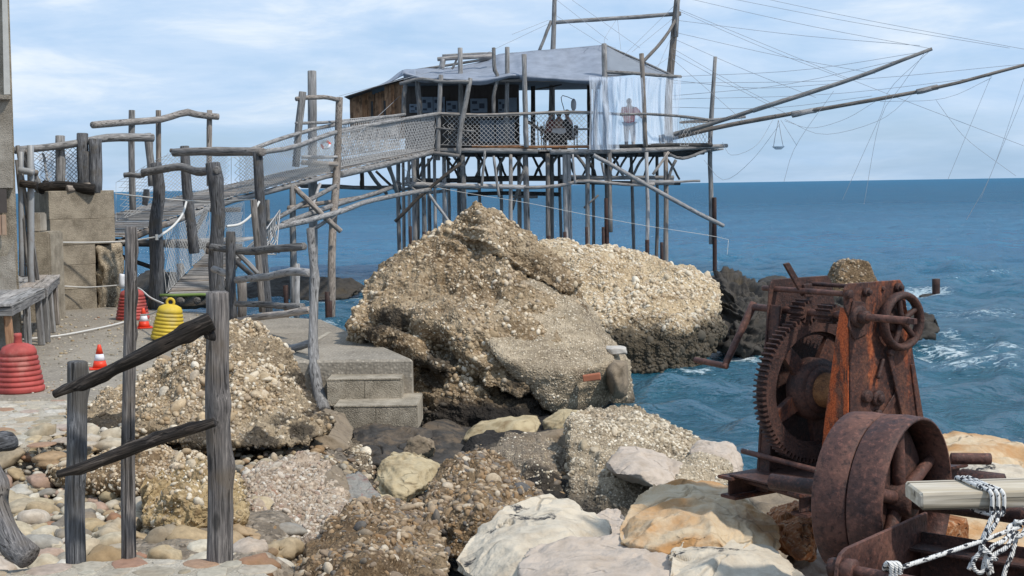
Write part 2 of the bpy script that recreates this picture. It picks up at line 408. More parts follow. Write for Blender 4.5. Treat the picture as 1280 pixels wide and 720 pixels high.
M_PLASTER = concrete_mat('flaking_plaster', (.42, .38, .32), (.22, .19, .15), sc=2.2, agg=80, aggc=.1)
M_MORTAR = concrete_mat('paving_mortar', (.46, .42, .35), (.33, .295, .235), sc=5, agg=70, aggc=.2)

def fract_rand(n): return n.m('FRACT', n.m('ADD', n.geo('Random Per Island'), n.rnd()))
def tide(n, c, level, soft=.25, amp=.5, dark=(.014, .013, .013), sc=1.3):
    """black algae crust below a ragged tide line"""
    p = n.geo('Position'); z = n.sep(p, 2)
    lim = n.m('ADD', z, n.m('MULTIPLY', n.m('SUBTRACT', n.noise(p, sc, 6, .65, .3), .5), -amp * 2))
    k = n.step(lim, level + soft, level - soft * .4)
    return n.mix(n.m('MULTIPLY', k, .93), c, dark)
def dark_spots(n, c, spots, dark=(.022, .019, .016), amt=.82):  # darkens the colour in ragged spots round the given points
    p = n.geo('Position'); k = None
    for x, y, z, r in spots:
        d = n.n('ShaderNodeVectorMath', {0: p, 1: (x, y, z)}, operation='DISTANCE').outputs['Value']; v = n.m('SUBTRACT', 1, n.m('DIVIDE', d, r)); k = v if k is None else n.m('MAXIMUM', k, v)
    return n.mix(n.m('MULTIPLY', n.step(n.m('ADD', k, n.m('MULTIPLY', n.m('SUBTRACT', n.noise(p, 2.6, 6, .7, .4), .5), 2.4)), .10, .42), amt), c, dark)
def pebble_mat(name, cols, level=None, amp=.5, sc=45, dark_at=None, dk=(.014, .013, .013)):
    m, n = newmat(name); r = fract_rand(n); stops = [(i / max(1, len(cols) - 1), c) for i, c in enumerate(cols)]
    c = n.ramp(r, stops); o = n.geo('Position')
    f = n.noise(o, sc, 4, .6)
    c = n.mix(1, c, n.ramp(f, [(.3, .72), (.7, 1.15)]), 'MULTIPLY')
    big = n.noise(o, 1.6, 4, .6)
    c = n.mix(n.m('MULTIPLY', n.step(big, .5, .72), .45), c, (.24, .15, .07))
    if dark_at: c = dark_spots(n, c, dark_at)
    if level is not None: c = tide(n, c, level, .22, amp, dk)
    n.out(n.pbr(c, .75, n.bump(f, .5, .004), Specular_IOR_Level=.3)); return m
def conglo_mat(name, light, mid, brown, level=None, amp=.5, agg=22, dark=(.014, .013, .013), bd=.03, dark_at=None):
    m, n = newmat(name); o = n.geo('Position'); f = n.noise(o, 1.1, 6, .6, .3); f2 = n.noise(o, 6, 5, .65)
    c = n.ramp(n.m('ADD', n.m('MULTIPLY', f, .65), n.m('MULTIPLY', f2, .35)), [(.38, brown), (.5, mid), (.62, light)])
    bed = n.noise(n.map(o, (.5, .5, 5.5), rot=(.12, .42, 0)), 1.0, 4, .6, .2); c = n.mix(n.m('MULTIPLY', n.step(bed, .50, .62), .55), c, brown)
    wp = n.n('ShaderNodeVectorMath', {0: o, 1: n.n('ShaderNodeVectorMath', {0: n.noise(o, 9, 3, .6, 0, 1), 'Scale': .06}, operation='SCALE').outputs[0]}, operation='ADD').outputs[0]
    d1 = n.vor(wp, agg); c1 = n.sep(n.vor(wp, agg, out='Color'), 0); d2 = n.vor(wp, agg * 2.1); c2 = n.sep(n.vor(wp, agg * 2.1, out='Color'), 1)
    c = n.mix(n.step(d1, .55, .3), c, n.mix(n.m('MULTIPLY', c1, 1.0), (brown[0] * .8, brown[1] * .8, brown[2] * .8), (min(1, light[0] * 1.25), min(1, light[1] * 1.25), min(1, light[2] * 1.28))))
    c = n.mix(n.m('MULTIPLY', n.step(d2, .5, .25), .5), c, n.mix(c2, brown, (min(1, light[0] * 1.2), min(1, light[1] * 1.2), min(1, light[2] * 1.22))))
    if level is not None: c = tide(n, c, level, .22, amp, dark)
    if dark_at: c = dark_spots(n, c, dark_at)
    h = n.m('ADD', n.m('MULTIPLY', n.m('SUBTRACT', 1, d1), .8), n.m('ADD', n.m('MULTIPLY', n.m('SUBTRACT', 1, d2), .4), n.m('MULTIPLY', f2, .7)))
    n.out(n.pbr(c, .88, n.bump(h, 1.0, bd), Specular_IOR_Level=.2)); return m
TAN = [(0.237, 0.161, 0.086), (0.438, 0.339, 0.216), (0.569, 0.471, 0.335), (0.355, 0.247, 0.141), (0.663, 0.575, 0.443), (0.249, 0.196, 0.141), (0.497, 0.380, 0.238), (0.687, 0.615, 0.492), (0.320, 0.253, 0.184), (0.403, 0.287, 0.162)]
GREYP = [(0.323, 0.258, 0.168), (0.531, 0.448, 0.326), (0.254, 0.202, 0.137), (0.692, 0.616, 0.484), (0.415, 0.336, 0.232), (0.600, 0.515, 0.390), (0.750, 0.694, 0.579)]
WARM = [(.22, .13, .06), (.33, .22, .12), (.14, .10, .07), (.42, .32, .21), (.27, .20, .135), (.10, .095, .09), (.38, .29, .19), (.52, .45, .35)]
PALEP = [(0.578, 0.497, 0.365), (0.445, 0.356, 0.244), (0.690, 0.616, 0.487), (0.534, 0.421, 0.274), (0.378, 0.281, 0.183), (0.734, 0.670, 0.548), (0.501, 0.389, 0.254)]
COB = [(0.411, 0.357, 0.266), (0.541, 0.493, 0.395), (0.292, 0.210, 0.114), (0.454, 0.367, 0.237), (0.216, 0.200, 0.173), (0.584, 0.546, 0.464), (0.260, 0.131, 0.079), (0.379, 0.294, 0.173), (0.465, 0.420, 0.345), (0.324, 0.257, 0.153), (0.508, 0.441, 0.326), (0.173, 0.158, 0.138), (0.433, 0.326, 0.188)]
_sq = [(*at(690, 515, 18.1), .8), (*at(640, 545, 17.7), .6), (*at(480, 410, 18.7), .45), (*at(545, 455, 18.3), .35), (*at(700, 545, 17.9), .6)]  # black patches at the foot, plus crevice shade painted into the rock colour
MP_BIG = pebble_mat('pebbles_of_big_rock', TAN, 0.30, .5, dark_at=_sq); MC_BIG = conglo_mat('conglomerate_tan', (0.382, 0.302, 0.203), (0.276, 0.203, 0.122), (0.112, 0.072, 0.037), .30, .5, dark_at=_sq)
MP_PALE = pebble_mat('pebbles_pale', PALEP, .70, .5, dk=(.05, .042, .030)); MC_PALE = conglo_mat('conglomerate_pale', (0.577, 0.470, 0.316), (0.461, 0.358, 0.226), (.24, .165, .09), .70, .5, dark=(.05, .042, .030))
MP_WARM = pebble_mat('pebbles_warm_brown', WARM); MC_WARM = conglo_mat('conglomerate_warm', (0.225, 0.161, 0.094), (0.150, 0.098, 0.053), (0.068, 0.044, 0.024), agg=34, bd=.015)
_sp = [(*at(398, 548, 13.6), .42), (*at(362, 552, 13.2), .36), (*at(325, 552, 12.8), .3), (*at(404, 500, 14.3), .38), (*at(255, 540, 12.5), .35), (*at(130, 520, 12.9), .35), (*at(395, 480, 14.6), .4), (*at(470, 600, 12.8), .35)]
MP_HILL = pebble_mat('pebbles_hill', TAN, .30, .5, dark_at=_sp); MC_HILL = conglo_mat('conglomerate_hill', (0.338, 0.268, 0.179), (0.231, 0.173, 0.109), (0.094, 0.068, 0.043), .30, .5, agg=30, bd=.02, dark_at=_sp)
MP_GREY = pebble_mat('pebbles_grey', GREYP, .12, .18); MC_GREY = conglo_mat('conglomerate_grey', (0.450, 0.374, 0.270), (0.320, 0.259, 0.178), (.14, .11, .075), .12, .18, agg=34, bd=.015)
MC_DARK = conglo_mat('dark_shore_rock', (.06, .052, .042), (.038, .034, .03), (.02, .018, .017), agg=12)
MC_SHORE = conglo_mat('shore_rubble', (.30, .25, .19), (.20, .165, .125), (.10, .08, .06), .35, .3, agg=16)
M_COB = pebble_mat('cobble_stone', COB, sc=22)

def lime_mat(name, white, cream, stain, samt=.4, black=.0, vein=.0, sc=2.0):
    m, n = newmat(name); o = n.tc('Object'); f = n.noise(o, sc, 7, .6, .5); f2 = n.noise(o, sc * 5, 6, .65); f3 = n.noise(o, sc * 22, 4, .6)
    c = n.ramp(n.m('ADD', n.m('MULTIPLY', f, .6), n.m('MULTIPLY', f2, .4)), [(.36, cream), (.52, white), (.7, (min(1, white[0] * 1.12), min(1, white[1] * 1.12), min(1, white[2] * 1.12)))])
    s_ = n.noise(n.map(o, (1, 1, 1.6), (4, 1, 2)), sc * .9, 6, .62, .6)
    c = n.mix(n.m('MULTIPLY', n.step(s_, 1 - samt - .1, 1 - samt + .12), .85), c, n.mix(f2, (stain[0] * .55, stain[1] * .5, stain[2] * .45), stain))
    if black: 
        b = n.noise(n.map(o, (1, 1, .8), (9, 3, 5)), sc * 1.9, 5, .6, .3)
        c = n.mix(n.m('MULTIPLY', n.step(b, .68 - black * .1, .73 - black * .1), n.step(f3, .35, .55)), c, (.03, .03, .032))
    if vein: c = n.mix(n.m('MULTIPLY', n.step(n.noise(n.map(o, (1, .4, 3), rot=(0, .6, 0)), sc * 3, 5, .6, .8), .55, .7), vein), c, (.26, .11, .09))
    ck = n.step(n.vor(n.map(o, (1, 1, 1.5)), sc * 1.3, feature='DISTANCE_TO_EDGE'), .03, .0); ck = n.m('MULTIPLY', ck, n.step(f, .46, .60)); c = n.mix(n.m('MULTIPLY', ck, .55), c, (cream[0] * .35, cream[1] * .32, cream[2] * .28))
    h = n.m('SUBTRACT', n.m('ADD', f2, n.m('MULTIPLY', f3, .5)), n.m('MULTIPLY', ck, .6))
    n.out(n.pbr(c, .82, n.bump(h, .8, .014), Specular_IOR_Level=.25)); return m
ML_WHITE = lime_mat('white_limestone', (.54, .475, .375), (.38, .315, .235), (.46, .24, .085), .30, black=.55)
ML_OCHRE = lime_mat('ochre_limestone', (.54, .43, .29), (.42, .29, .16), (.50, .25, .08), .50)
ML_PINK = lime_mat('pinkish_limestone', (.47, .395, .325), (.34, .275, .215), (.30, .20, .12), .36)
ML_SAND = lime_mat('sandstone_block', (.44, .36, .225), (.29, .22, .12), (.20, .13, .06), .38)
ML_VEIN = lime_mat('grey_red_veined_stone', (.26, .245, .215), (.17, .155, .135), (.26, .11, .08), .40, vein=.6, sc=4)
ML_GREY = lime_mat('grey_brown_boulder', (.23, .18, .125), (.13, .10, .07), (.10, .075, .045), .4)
ML_BLACK = lime_mat('wet_black_rock', (.055, .05, .045), (.022, .020, .018), (.18, .14, .10), .46, sc=3)
ML_SLATE = lime_mat('layered_dark_rock', (.055, .049, .042), (.022, .020, .019), (.10, .078, .048), .36)
ML_BRICK = plain('orange_brick', (.36, .13, .07), .85)

# curtain plastic
m, n = newmat('clear_plastic_curtain'); M_PLASTIC = m
ff = n.noise(n.map(n.tc('Object'), (6, 6, .6)), 3, 3)
cmp_ = n.pbr((.72, .78, .86), .25, n.bump(ff, .6, .02), Transmission_Weight=0.0, Specular_IOR_Level=.6)
mx = n.n('ShaderNodeMixShader', {0: n.ramp(ff, [(.35, .26), (.65, .62)])})
n.t.links.new(n.n('ShaderNodeBsdfTransparent', {'Color': (.93, .95, .98)}).outputs[0], mx.inputs[1]); n.t.links.new(cmp_, mx.inputs[2]); n.out(mx.outputs[0])

M_CLEAR = M_PLASTIC.copy(); M_CLEAR.name = 'thin_clear_plastic'
for nd in M_CLEAR.node_tree.nodes:
    if nd.type == 'VALTORGB': nd.color_ramp.elements[0].color = (.20, .20, .20, 1); nd.color_ramp.elements[1].color = (.48, .48, .48, 1)
# flecked rope
m, n = newmat('black_flecked_white_rope'); M_FLECK = m
o = n.tc('Object'); u = n.n('ShaderNodeTexChecker', {'Vector': n.map(o, (60, 60, 42)), 'Scale': 1.0, 'Color1': (1, 1, 1), 'Color2': (0, 0, 0)}).outputs[0]
fl = n.step(n.noise(n.map(o, (1, 1, .55)), 95, 1, .3), .56, .60)
n.out(n.pbr(n.mix(fl, (.66, .65, .62), (.02, .022, .03)), .85, n.bump(n.n('ShaderNodeTexWave', {'Vector': o, 'Scale': 60, 'Distortion': 1}, bands_direction='DIAGONAL').outputs[1], .6, .003)))

# sea
m, n = newmat('sea_water'); M_SEA = m
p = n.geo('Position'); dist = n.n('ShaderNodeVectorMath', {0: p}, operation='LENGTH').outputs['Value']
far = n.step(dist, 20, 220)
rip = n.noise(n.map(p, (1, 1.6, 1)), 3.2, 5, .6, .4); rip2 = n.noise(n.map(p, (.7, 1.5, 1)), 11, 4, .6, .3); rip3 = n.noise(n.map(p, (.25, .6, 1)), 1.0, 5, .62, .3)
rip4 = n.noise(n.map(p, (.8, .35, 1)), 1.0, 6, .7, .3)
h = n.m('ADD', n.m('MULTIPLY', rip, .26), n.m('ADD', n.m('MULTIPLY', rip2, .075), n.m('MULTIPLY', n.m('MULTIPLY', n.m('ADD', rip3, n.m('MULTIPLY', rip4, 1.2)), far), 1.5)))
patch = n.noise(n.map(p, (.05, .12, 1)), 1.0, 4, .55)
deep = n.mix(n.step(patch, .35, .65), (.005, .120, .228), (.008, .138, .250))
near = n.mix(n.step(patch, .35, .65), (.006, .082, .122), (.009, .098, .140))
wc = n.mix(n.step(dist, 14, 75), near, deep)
fo = n.n('ShaderNodeAttribute', attribute_name='foam').outputs['Fac']
fn = n.noise(n.map(p, (1, 2.2, 1)), 5.5, 7, .68, .8)
foam = n.step(n.m('ADD', n.m('MULTIPLY', fo, .80), fn), .80, .96)
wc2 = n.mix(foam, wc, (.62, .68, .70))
wave_shade = n.m('ADD', n.m('MULTIPLY', rip4, .6), n.m('MULTIPLY', n.noise(n.map(p, (.12, .5, 1)), 1.0, 5, .65, .3), .5))
wave_shade = n.m('ADD', n.m('MULTIPLY', wave_shade, .62), n.m('MULTIPLY', n.noise(n.map(p, (.045, .075, 1)), 1.0, 8, .72, .3), .36))
wc2 = n.mix(n.m('MULTIPLY', n.step(wave_shade, .43, .56), .62), wc2, n.mix(1, wc2, (.50, .66, .74), 'MULTIPLY'))  # shading of the waves painted into the water colour as dark streaks
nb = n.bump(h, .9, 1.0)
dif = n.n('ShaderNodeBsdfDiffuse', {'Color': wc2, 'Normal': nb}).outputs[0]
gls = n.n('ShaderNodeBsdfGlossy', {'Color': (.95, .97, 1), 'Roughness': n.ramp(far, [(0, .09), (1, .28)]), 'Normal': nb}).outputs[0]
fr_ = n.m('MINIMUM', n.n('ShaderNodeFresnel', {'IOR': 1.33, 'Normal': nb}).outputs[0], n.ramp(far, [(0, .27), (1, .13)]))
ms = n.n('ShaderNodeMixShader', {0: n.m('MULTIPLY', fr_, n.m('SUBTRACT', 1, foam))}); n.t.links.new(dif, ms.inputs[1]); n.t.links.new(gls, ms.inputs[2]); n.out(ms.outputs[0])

# ------------------------------------------------------------------ sea
def build_sea():
    ys = [9.0]
    while ys[-1] < 60: ys.append(ys[-1] + max(.09, ys[-1] * .0055))
    while ys[-1] < 400: ys.append(ys[-1] * 1.014)
    while ys[-1] < 16000: ys.append(ys[-1] * 1.12)
    ys = np.array(ys)
    a = np.radians(np.r_[np.linspace(-80, -27, 20)[:-1], np.linspace(-27, 27, 430), np.linspace(27, 80, 20)[1:]])
    R, A = np.meshgrid(ys, a, indexing='ij'); X = R * np.sin(A); Y = R * np.cos(A)
    rs = np.random.default_rng(3); Z = np.zeros_like(X); DX = np.zeros_like(X); DY = np.zeros_like(X)
    sp = R * .0023 * 1.6 + .05
    for k in range(60):
        lam = .55 * (16 / .55) ** rs.random(); th = math.radians(205 + rs.normal() * 34)   # heading towards the shore
        kx, ky = math.sin(th), math.cos(th); w = 2 * math.pi / lam
        amp = .0130 * lam ** .70 * (1.1 if lam < 3 else .45 if lam < 5 else .15 if lam < 8 else .05)
        att = np.clip(lam / (sp * 3) - .5, 0, 1)
        ph = w * (kx * X + ky * Y) + rs.random() * 6.28 + 1.2 * vnoise(np.stack([X.ravel() / lam / 3, Y.ravel() / lam / 3, X.ravel() * 0 + k], 1), k).reshape(X.shape)
        s_, c_ = np.sin(ph), np.cos(ph)
        if lam > 2.5: att = att * np.clip(45 / R, .25, 1)
        Z += amp * att * c_; DX -= amp * att * kx * s_ * .85; DY -= amp * att * ky * s_ * .85
    P2 = np.stack([X.ravel() * .12, Y.ravel() * .2, X.ravel() * 0], 1)
    gust = (.9 + .35 * fbm(P2, 1, 3, 9)).reshape(X.shape).clip(.35, 1.6)
    Z *= gust
    # foam: at the rocks, on the shelf right of the winch, and sparse streaks
    foam = np.zeros_like(X)
    for (px, py, rx, ry, s) in ((1158, 366, .9, 1.6, .62), (1135, 372, .9, 1.0, .5), (1225, 392, 2.0, 2.6, .40), (1200, 430, 1.3, 2.2, .36), (1255, 415, 1.4, 2.0, .34), (1195, 462, .9, 1.6, .30),
                                (905, 455, .55, .5, .6), (930, 450, .5, .45, .56), (870, 467, .6, .35, .5), (830, 474, .4, .3, .42), (960, 449, .5, .3, .5), (1187, 438, .5, .7, .55), (1160, 439, .4, .4, .5), (1192, 425, .4, .8, .45), (1190, 412, .4, .8, .4), (800, 500, .3, .3, .34), (790, 480, .3, .3, .42), (410, 406, .4, .5, .5), (365, 398, .5, .5, .5), (455, 372, 1, .8, .5), (400, 376, 1.5, .6, .45), (912, 345, .8, .8, .4), (893, 340, .4, .5, .5), (1225, 350, 3, 3, .2), (1235, 470, 1.2, 1.2, .25)):
        q = on_z(px, py, 0); foam = np.maximum(foam, s * np.exp(-((X - q.x) / rx) ** 2 - ((Y - q.y) / ry) ** 2))
    foam += .16 * np.clip(Z / .12, 0, 1.3) * np.clip(1 - R / 400, 0, 1) * (gust > 1.05)
    V = np.stack([X + DX, Y + DY, Z], -1).reshape(-1, 3)
    nr, nc = X.shape; i = (np.arange(nr - 1)[:, None] * nc + np.arange(nc - 1)[None]).ravel()
    Fs = np.stack([i, i + 1, i + nc + 1, i + nc], 1)[:, ::-1]
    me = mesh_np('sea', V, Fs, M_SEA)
    at_ = me.attributes.new('foam', 'FLOAT', 'POINT'); at_.data.foreach_set('value', foam.ravel().astype(np.float32))
    ob('sea', me, kind='structure')
    return Fs
build_sea()

# seabed below the water sheet, reaching the shore
ob('seabed', mesh_py('seabed', [(-9000, -60, -3), (9000, -60, -3), (9000, 16000, -3), (-9000, 16000, -3)], [(0, 1, 2, 3)], MC_DARK), kind='structure')
# ------------------------------------------------------------------ stones and pebbles
def pebble_tpl(level, seed, ang=0.0):
    V, Fs = ico(level); V = V.copy()
    V = V * (1 + .16 * fbm(V, 1.1, 2, seed)[:, None])
    if ang: V = V * (1 + ang * chips(V, .9, seed)[:, None])
    return V, Fs
TPL = [pebble_tpl(2, s) for s in range(5)]; TPL_HI = [pebble_tpl(3, s + 20, .10) for s in range(4)] + [pebble_tpl(3, s + 40, .38) for s in range(6)]
TPL_LO = [pebble_tpl(1, s + 60) for s in range(4)]
_pm = {}
def pebble_me(kind, k, mat):
    key = (kind, k, mat.name)
    if key not in _pm:
        V, Fs = (TPL_HI if kind == 'hi' else TPL)[k]; _pm[key] = mesh_np('stone', V, Fs, mat, kind != 'ang')
    return _pm[key]
def rotm(nrm, rs, tilt=.5):
    """matrices whose local z lies along the normals, with a random turn and tilt"""
    N = nrm + rs.normal(0, tilt, nrm.shape) * .6; N /= np.linalg.norm(N, axis=1, keepdims=True)
    A = rs.normal(size=N.shape); X = np.cross(N, A); X /= np.linalg.norm(X, axis=1, keepdims=True); Y = np.cross(N, X)
    return np.stack([X, Y, N], 2)
def scatter_mesh(name, P, Rm, S, tpls, mat, parent=None, **props):
    Vs, Fs, off = [], [], 0
    idx = np.arange(len(P)) % len(tpls)
    for k, (V, F_) in enumerate(tpls):
        s = idx == k; m_ = s.sum()
        if not m_: continue
        W_ = np.einsum('mij,mvj->mvi', Rm[s], V[None] * S[s][:, None]) + P[s][:, None]
        Vs.append(W_.reshape(-1, 3)); Fs.append((F_[None] + (np.arange(m_) * len(V))[:, None, None]).reshape(-1, 3) + off); off += m_ * len(V)
    if not Vs: return
    me = mesh_np(name, np.concatenate(Vs), np.concatenate(Fs), mat)
    return ob(name, me, None, parent, kind='stuff', **props)
def singles(name, P, Rm, S, kind, mat, parent, seed=0):
    nt = len(TPL_HI) if kind == 'hi' else len(TPL)
    for i in range(len(P)):
        o = bpy.data.objects.new(name, pebble_me(kind, (i + seed) % nt, mat))
        M = Matrix(Rm[i].tolist()).to_4x4() @ Matrix.Diagonal((*S[i].tolist(), 1)); M.translation = P[i].tolist()
        put(o, M, parent)
CAMP = np.array([0, 0, EYE])
def sample_surface(V, Fs, N, cnt, rs, mask=None):
    a, b, c = V[Fs[:, 0]], V[Fs[:, 1]], V[Fs[:, 2]]
    cr = np.cross(b - a, c - a); ar = np.linalg.norm(cr, axis=1) / 2; fn = cr / (2 * ar[:, None] + 1e-12); ce = (a + b + c) / 3
    vis = ((CAMP - ce) * fn).sum(1) > -.25 * np.linalg.norm(CAMP - ce, axis=1)
    w = ar * vis
    if mask is not None: w = w * mask(ce, fn)
    w = w * np.clip(1.0 + 1.5 * fbm(ce, 1.5, 3, 91), .12, 2.4)
    f = rs.choice(len(Fs), cnt, p=w / w.sum()); u, v = rs.random(cnt), rs.random(cnt); q = u + v > 1; u[q], v[q] = 1 - u[q], 1 - v[q]
    return a[f] + u[:, None] * (b[f] - a[f]) + v[:, None] * (c[f] - a[f]), fn[f], w.sum()

def conglo(name, hulls, matm, matp, label, group=None, level=6, cnt=2500, size=(.02, .06), big=30, bigsize=(.09, .14), rough=.10, fr=1.4, seed=1, parent=None, tilt=.35, strata=0.0, mask=None, emb=.08, tpl=None, cat='boulder', carve=()):
    allV, allF, off = [], [], 0
    rgs = rough if isinstance(rough, list) else [rough] * len(hulls)
    for pts, rough in zip(hulls, rgs):
        V, Fs = hull_geo(pts, level, 3 if rough > .06 else 1)
        N = vnormals(V, Fs)
        d = rough * fbm(V, fr, 4, seed) + rough * .45 * fbm(V, fr * 4, 3, seed + 9, ridge=True) - rough * .3
        if strata: d += strata * fbm(V * np.array([.5, .5, 3.5]) + V[:, :1] * .5, 2.2, 3, seed + 5, ridge=True)
        f1, f2, _, _ = worley(V, 9, seed); d += rough * .22 * np.clip(.55 - f1, -.1, 1)
        for a_, b_, w_, dep_ in carve:
            a_, b_ = np.array(at(*a_)), np.array(at(*b_)); t_ = np.clip(((V - a_) @ (b_ - a_)) / ((b_ - a_) @ (b_ - a_)), 0, 1)
            q_ = V - (a_ + t_[:, None] * (b_ - a_)); q_[:, 1] *= .25
            d = d - dep_ * np.exp(-((np.linalg.norm(q_, axis=1) + .05 * fbm(V, 3, 2, seed + 77)) / w_) ** 2)
        V = V + N * d[:, None]
        allV.append(V); allF.append(Fs + off); off += len(V)
    V = np.concatenate(allV); Fs = np.concatenate(allF)
    c = Vector(((V[:, 0].min() + V[:, 0].max()) / 2, (V[:, 1].min() + V[:, 1].max()) / 2, V[:, 2].min()))
    root = parent or thing(name, c, label, cat, group)
    ob('rock_mass', mesh_np('rock_mass', V - np.array(c), Fs, matm), Matrix.Translation(c), root)
    rs = np.random.default_rng(seed); N = vnormals(V, Fs)
    P, n_, area = sample_surface(V, Fs, N, cnt, rs, mask)
    clump = fbm(P, 1.8, 2, seed + 3)
    s = size[0] + (size[1] - size[0]) * rs.random(cnt) ** 2.2 * np.clip(1 + .5 * clump, .4, 1.6)
    S = np.stack([s * .5 * rs.uniform(.8, 1.25, cnt), s * .5 * rs.uniform(.55, .9, cnt), s * .5 * rs.uniform(.36, .7, cnt)], 1)
    scatter_mesh('pebbles', P - n_ * (S[:, 2:3] * emb), rotm(n_, rs, tilt), S, tpl or TPL_LO, matp, root)
    if big:
        P, n_, _ = sample_surface(V, Fs, N, big, rs, mask)
        s = bigsize[0] + (bigsize[1] * 1.45 - bigsize[0]) * rs.random(big) ** 2.6; S = np.stack([s * .5, s * .5 * rs.uniform(.6, .85, big), s * .5 * rs.uniform(.4, .6, big)], 1)
        singles('pebble', P - n_ * (S[:, 2:3] * .2), rotm(n_, rs, tilt), S, 'std', matp, root, seed)
    return root
def facet(V, seed, k=26, lo=.66, hi=.92):
    """cut the boulder with flat fracture planes"""
    rs = np.random.default_rng(seed); c = V.mean(0); D = V - c; R = np.linalg.norm(D, axis=1); U = D / R[:, None]
    ext = np.ptp(V, axis=0) / 2
    for _ in range(k):
        u = rs.normal(size=3) / ext; u /= np.linalg.norm(u); h = (D @ u).max() * rs.uniform(lo, hi); q = U @ u
        R = np.where(q > .05, np.minimum(R, h / np.maximum(q, .05)), R)
    return c + U * R[:, None]
def limestone(name, pts, mat, label, cat='boulder', group=None, level=6, amp=.05, sc=2.2, seed=1, fine=.012, soft=0, strata=0, planes=9, smallp=16):
    V, Fs = hull_geo(pts, level, soft); N = vnormals(V, Fs)
    e0, c0 = np.ptp(V, axis=0), (V.max(0) + V.min(0)) / 2
    V = facet(V, seed, planes)
    if smallp: V = facet(V, seed + 31, smallp, .84, .98)
    V = (V - (V.max(0) + V.min(0)) / 2) * (e0 / np.ptp(V, axis=0)) + c0
    N = vnormals(V, Fs); s_ = max(.35, min(1.5, np.ptp(V, axis=0).mean()))
    Wp = V + .12 * np.stack([fbm(V, 2.5, 2, seed + 90 + k) for k in range(3)], 1)
    d = amp * .50 * fbm(Wp * [1, 1, 1.7], 2.2 / s_, 5, seed, gain=.42, ridge=True) - amp * .8 * np.exp(-(fbm(Wp, 1.3 / s_, 2, seed + 60) / .025) ** 2) * (fbm(V, .9 / s_, 2, seed + 66) > -.1) + amp * .4 * fbm(V, 1.1 / s_, 2, seed + 7) + fine * .45 * fbm(V, 14 / s_, 3, seed + 3)
    if strata: d += strata * fbm(V * np.array([.6, .6, 4]) + V[:, :1] * 1.2, 1.6, 4, seed + 5, ridge=True)
    d -= d.mean() + .3 * d.std()
    V = V + N * d[:, None]
    c = Vector(((V[:, 0].min() + V[:, 0].max()) / 2, (V[:, 1].min() + V[:, 1].max()) / 2, V[:, 2].min()))
    return ob(name, mesh_np(name, V - np.array(c), Fs, mat), Matrix.Translation(c), None, label=label, category=cat, group=group)

# ------------------------------------------------------------------ shore ground
def ss(x, a, b): t = np.clip((x - a) / (b - a), 0, 1); return t * t * (3 - 2 * t)
def ground_z(x, y):
    z = .62 + .30 * ss(y, 10.9, 12.3) * (1 - ss(x, -3.6, -2.9)) - .42 * ss(x, -1.9, -.9) - .40 * ss(x, -.6, .9) - 1.2 * ss(x, 1.0, 2.2)
    z = z - .55 * ss(y, 13.2, 14.8) * ss(x, -2.9, -2.1) - 1.0 * ss(y, 16.2, 19) * ss(x, -2.4, -1.2)
    z = z + (.22 - z) * ss(y, 12.5, 13.5) * (1 - ss(y, 17.8, 18.6)) * ss(x, -.9, -.4) * (1 - ss(x, .75, 1.0))
    z = z - 1.8 * ss(y, 21, 25) * ss(x, -9, -3)
    z = z + (.95 - z) * (1 - ss(y, 8.6, 10.2)) * ss(x, 1.1, 1.7)
    near = 1 - ss(y, 6.0, 7.6)
    return z + (1.12 - z) * near * ss(x, -1.2, -.5) + (1 - ss(y, 6.2, 8.2)) * .12 * (1 - ss(x, -1.6, -.6))
def build_ground():
    xs = np.arange(-14, 9.01, .09); ys = np.arange(-3, 27.01, .09); X, Y = np.meshgrid(xs, ys, indexing='ij')
    P = np.stack([X.ravel(), Y.ravel(), 0 * X.ravel()], 1)
    Z = ground_z(X, Y) + (.09 * fbm(P, .9, 4, 2) + .05 * fbm(P, 4, 3, 5, ridge=True)).reshape(X.shape) - .05
    V = np.stack([X, Y, Z], -1).reshape(-1, 3); nr, nc = X.shape
    i = (np.arange(nr - 1)[:, None] * nc + np.arange(nc - 1)[None]).ravel()
    return ob('shore_ground', mesh_np('shore_ground', V, np.stack([i, i + nc, i + nc + 1, i + 1], 1), MC_SHORE), kind='structure')
GROUND = build_ground()
def prism(name, plan, z0, z1, mat, parent=None, ch=.015, **props):
    bm = bmesh.new(); c = sum((Vector(p) for p in plan), Vector((0, 0))) / len(plan)
    vs = [bm.verts.new((p[0] - c.x, p[1] - c.y, 0)) for p in plan]; f = bm.faces.new(vs)
    if f.normal.z > 0 or True:
        f.normal_update()
        if f.normal.z > 0: f.normal_flip()
    r = bmesh.ops.extrude_face_region(bm, geom=[f]); bmesh.ops.translate(bm, vec=(0, 0, z1 - z0), verts=[v for v in r['geom'] if isinstance(v, bmesh.types.BMVert)])
    bmesh.ops.recalc_face_normals(bm, faces=bm.faces)
    if ch: bmesh.ops.bevel(bm, geom=list(bm.edges), offset=ch, segments=1, affect='EDGES')
    me = bpy.data.meshes.new(name); bm.to_mesh(me); bm.free(); me.materials.append(mat)
    return ob(name, me, Matrix.Translation((c.x, c.y, z0)), parent, **props)
def xy(px, py, z): v = on_z(px, py, z); return (v.x, v.y)
PZ = 1.0
pier = prism('pier', [xy(-120, 384, PZ), xy(150, 384, PZ), xy(310, 394, PZ), xy(402, 399, PZ), xy(517, 449, PZ), xy(345, 451, PZ), xy(325, 475, PZ), xy(200, 492, PZ), xy(120, 497, PZ), xy(-150, 499, PZ)], -1.2, PZ, M_PIER, ch=.03, kind='structure')
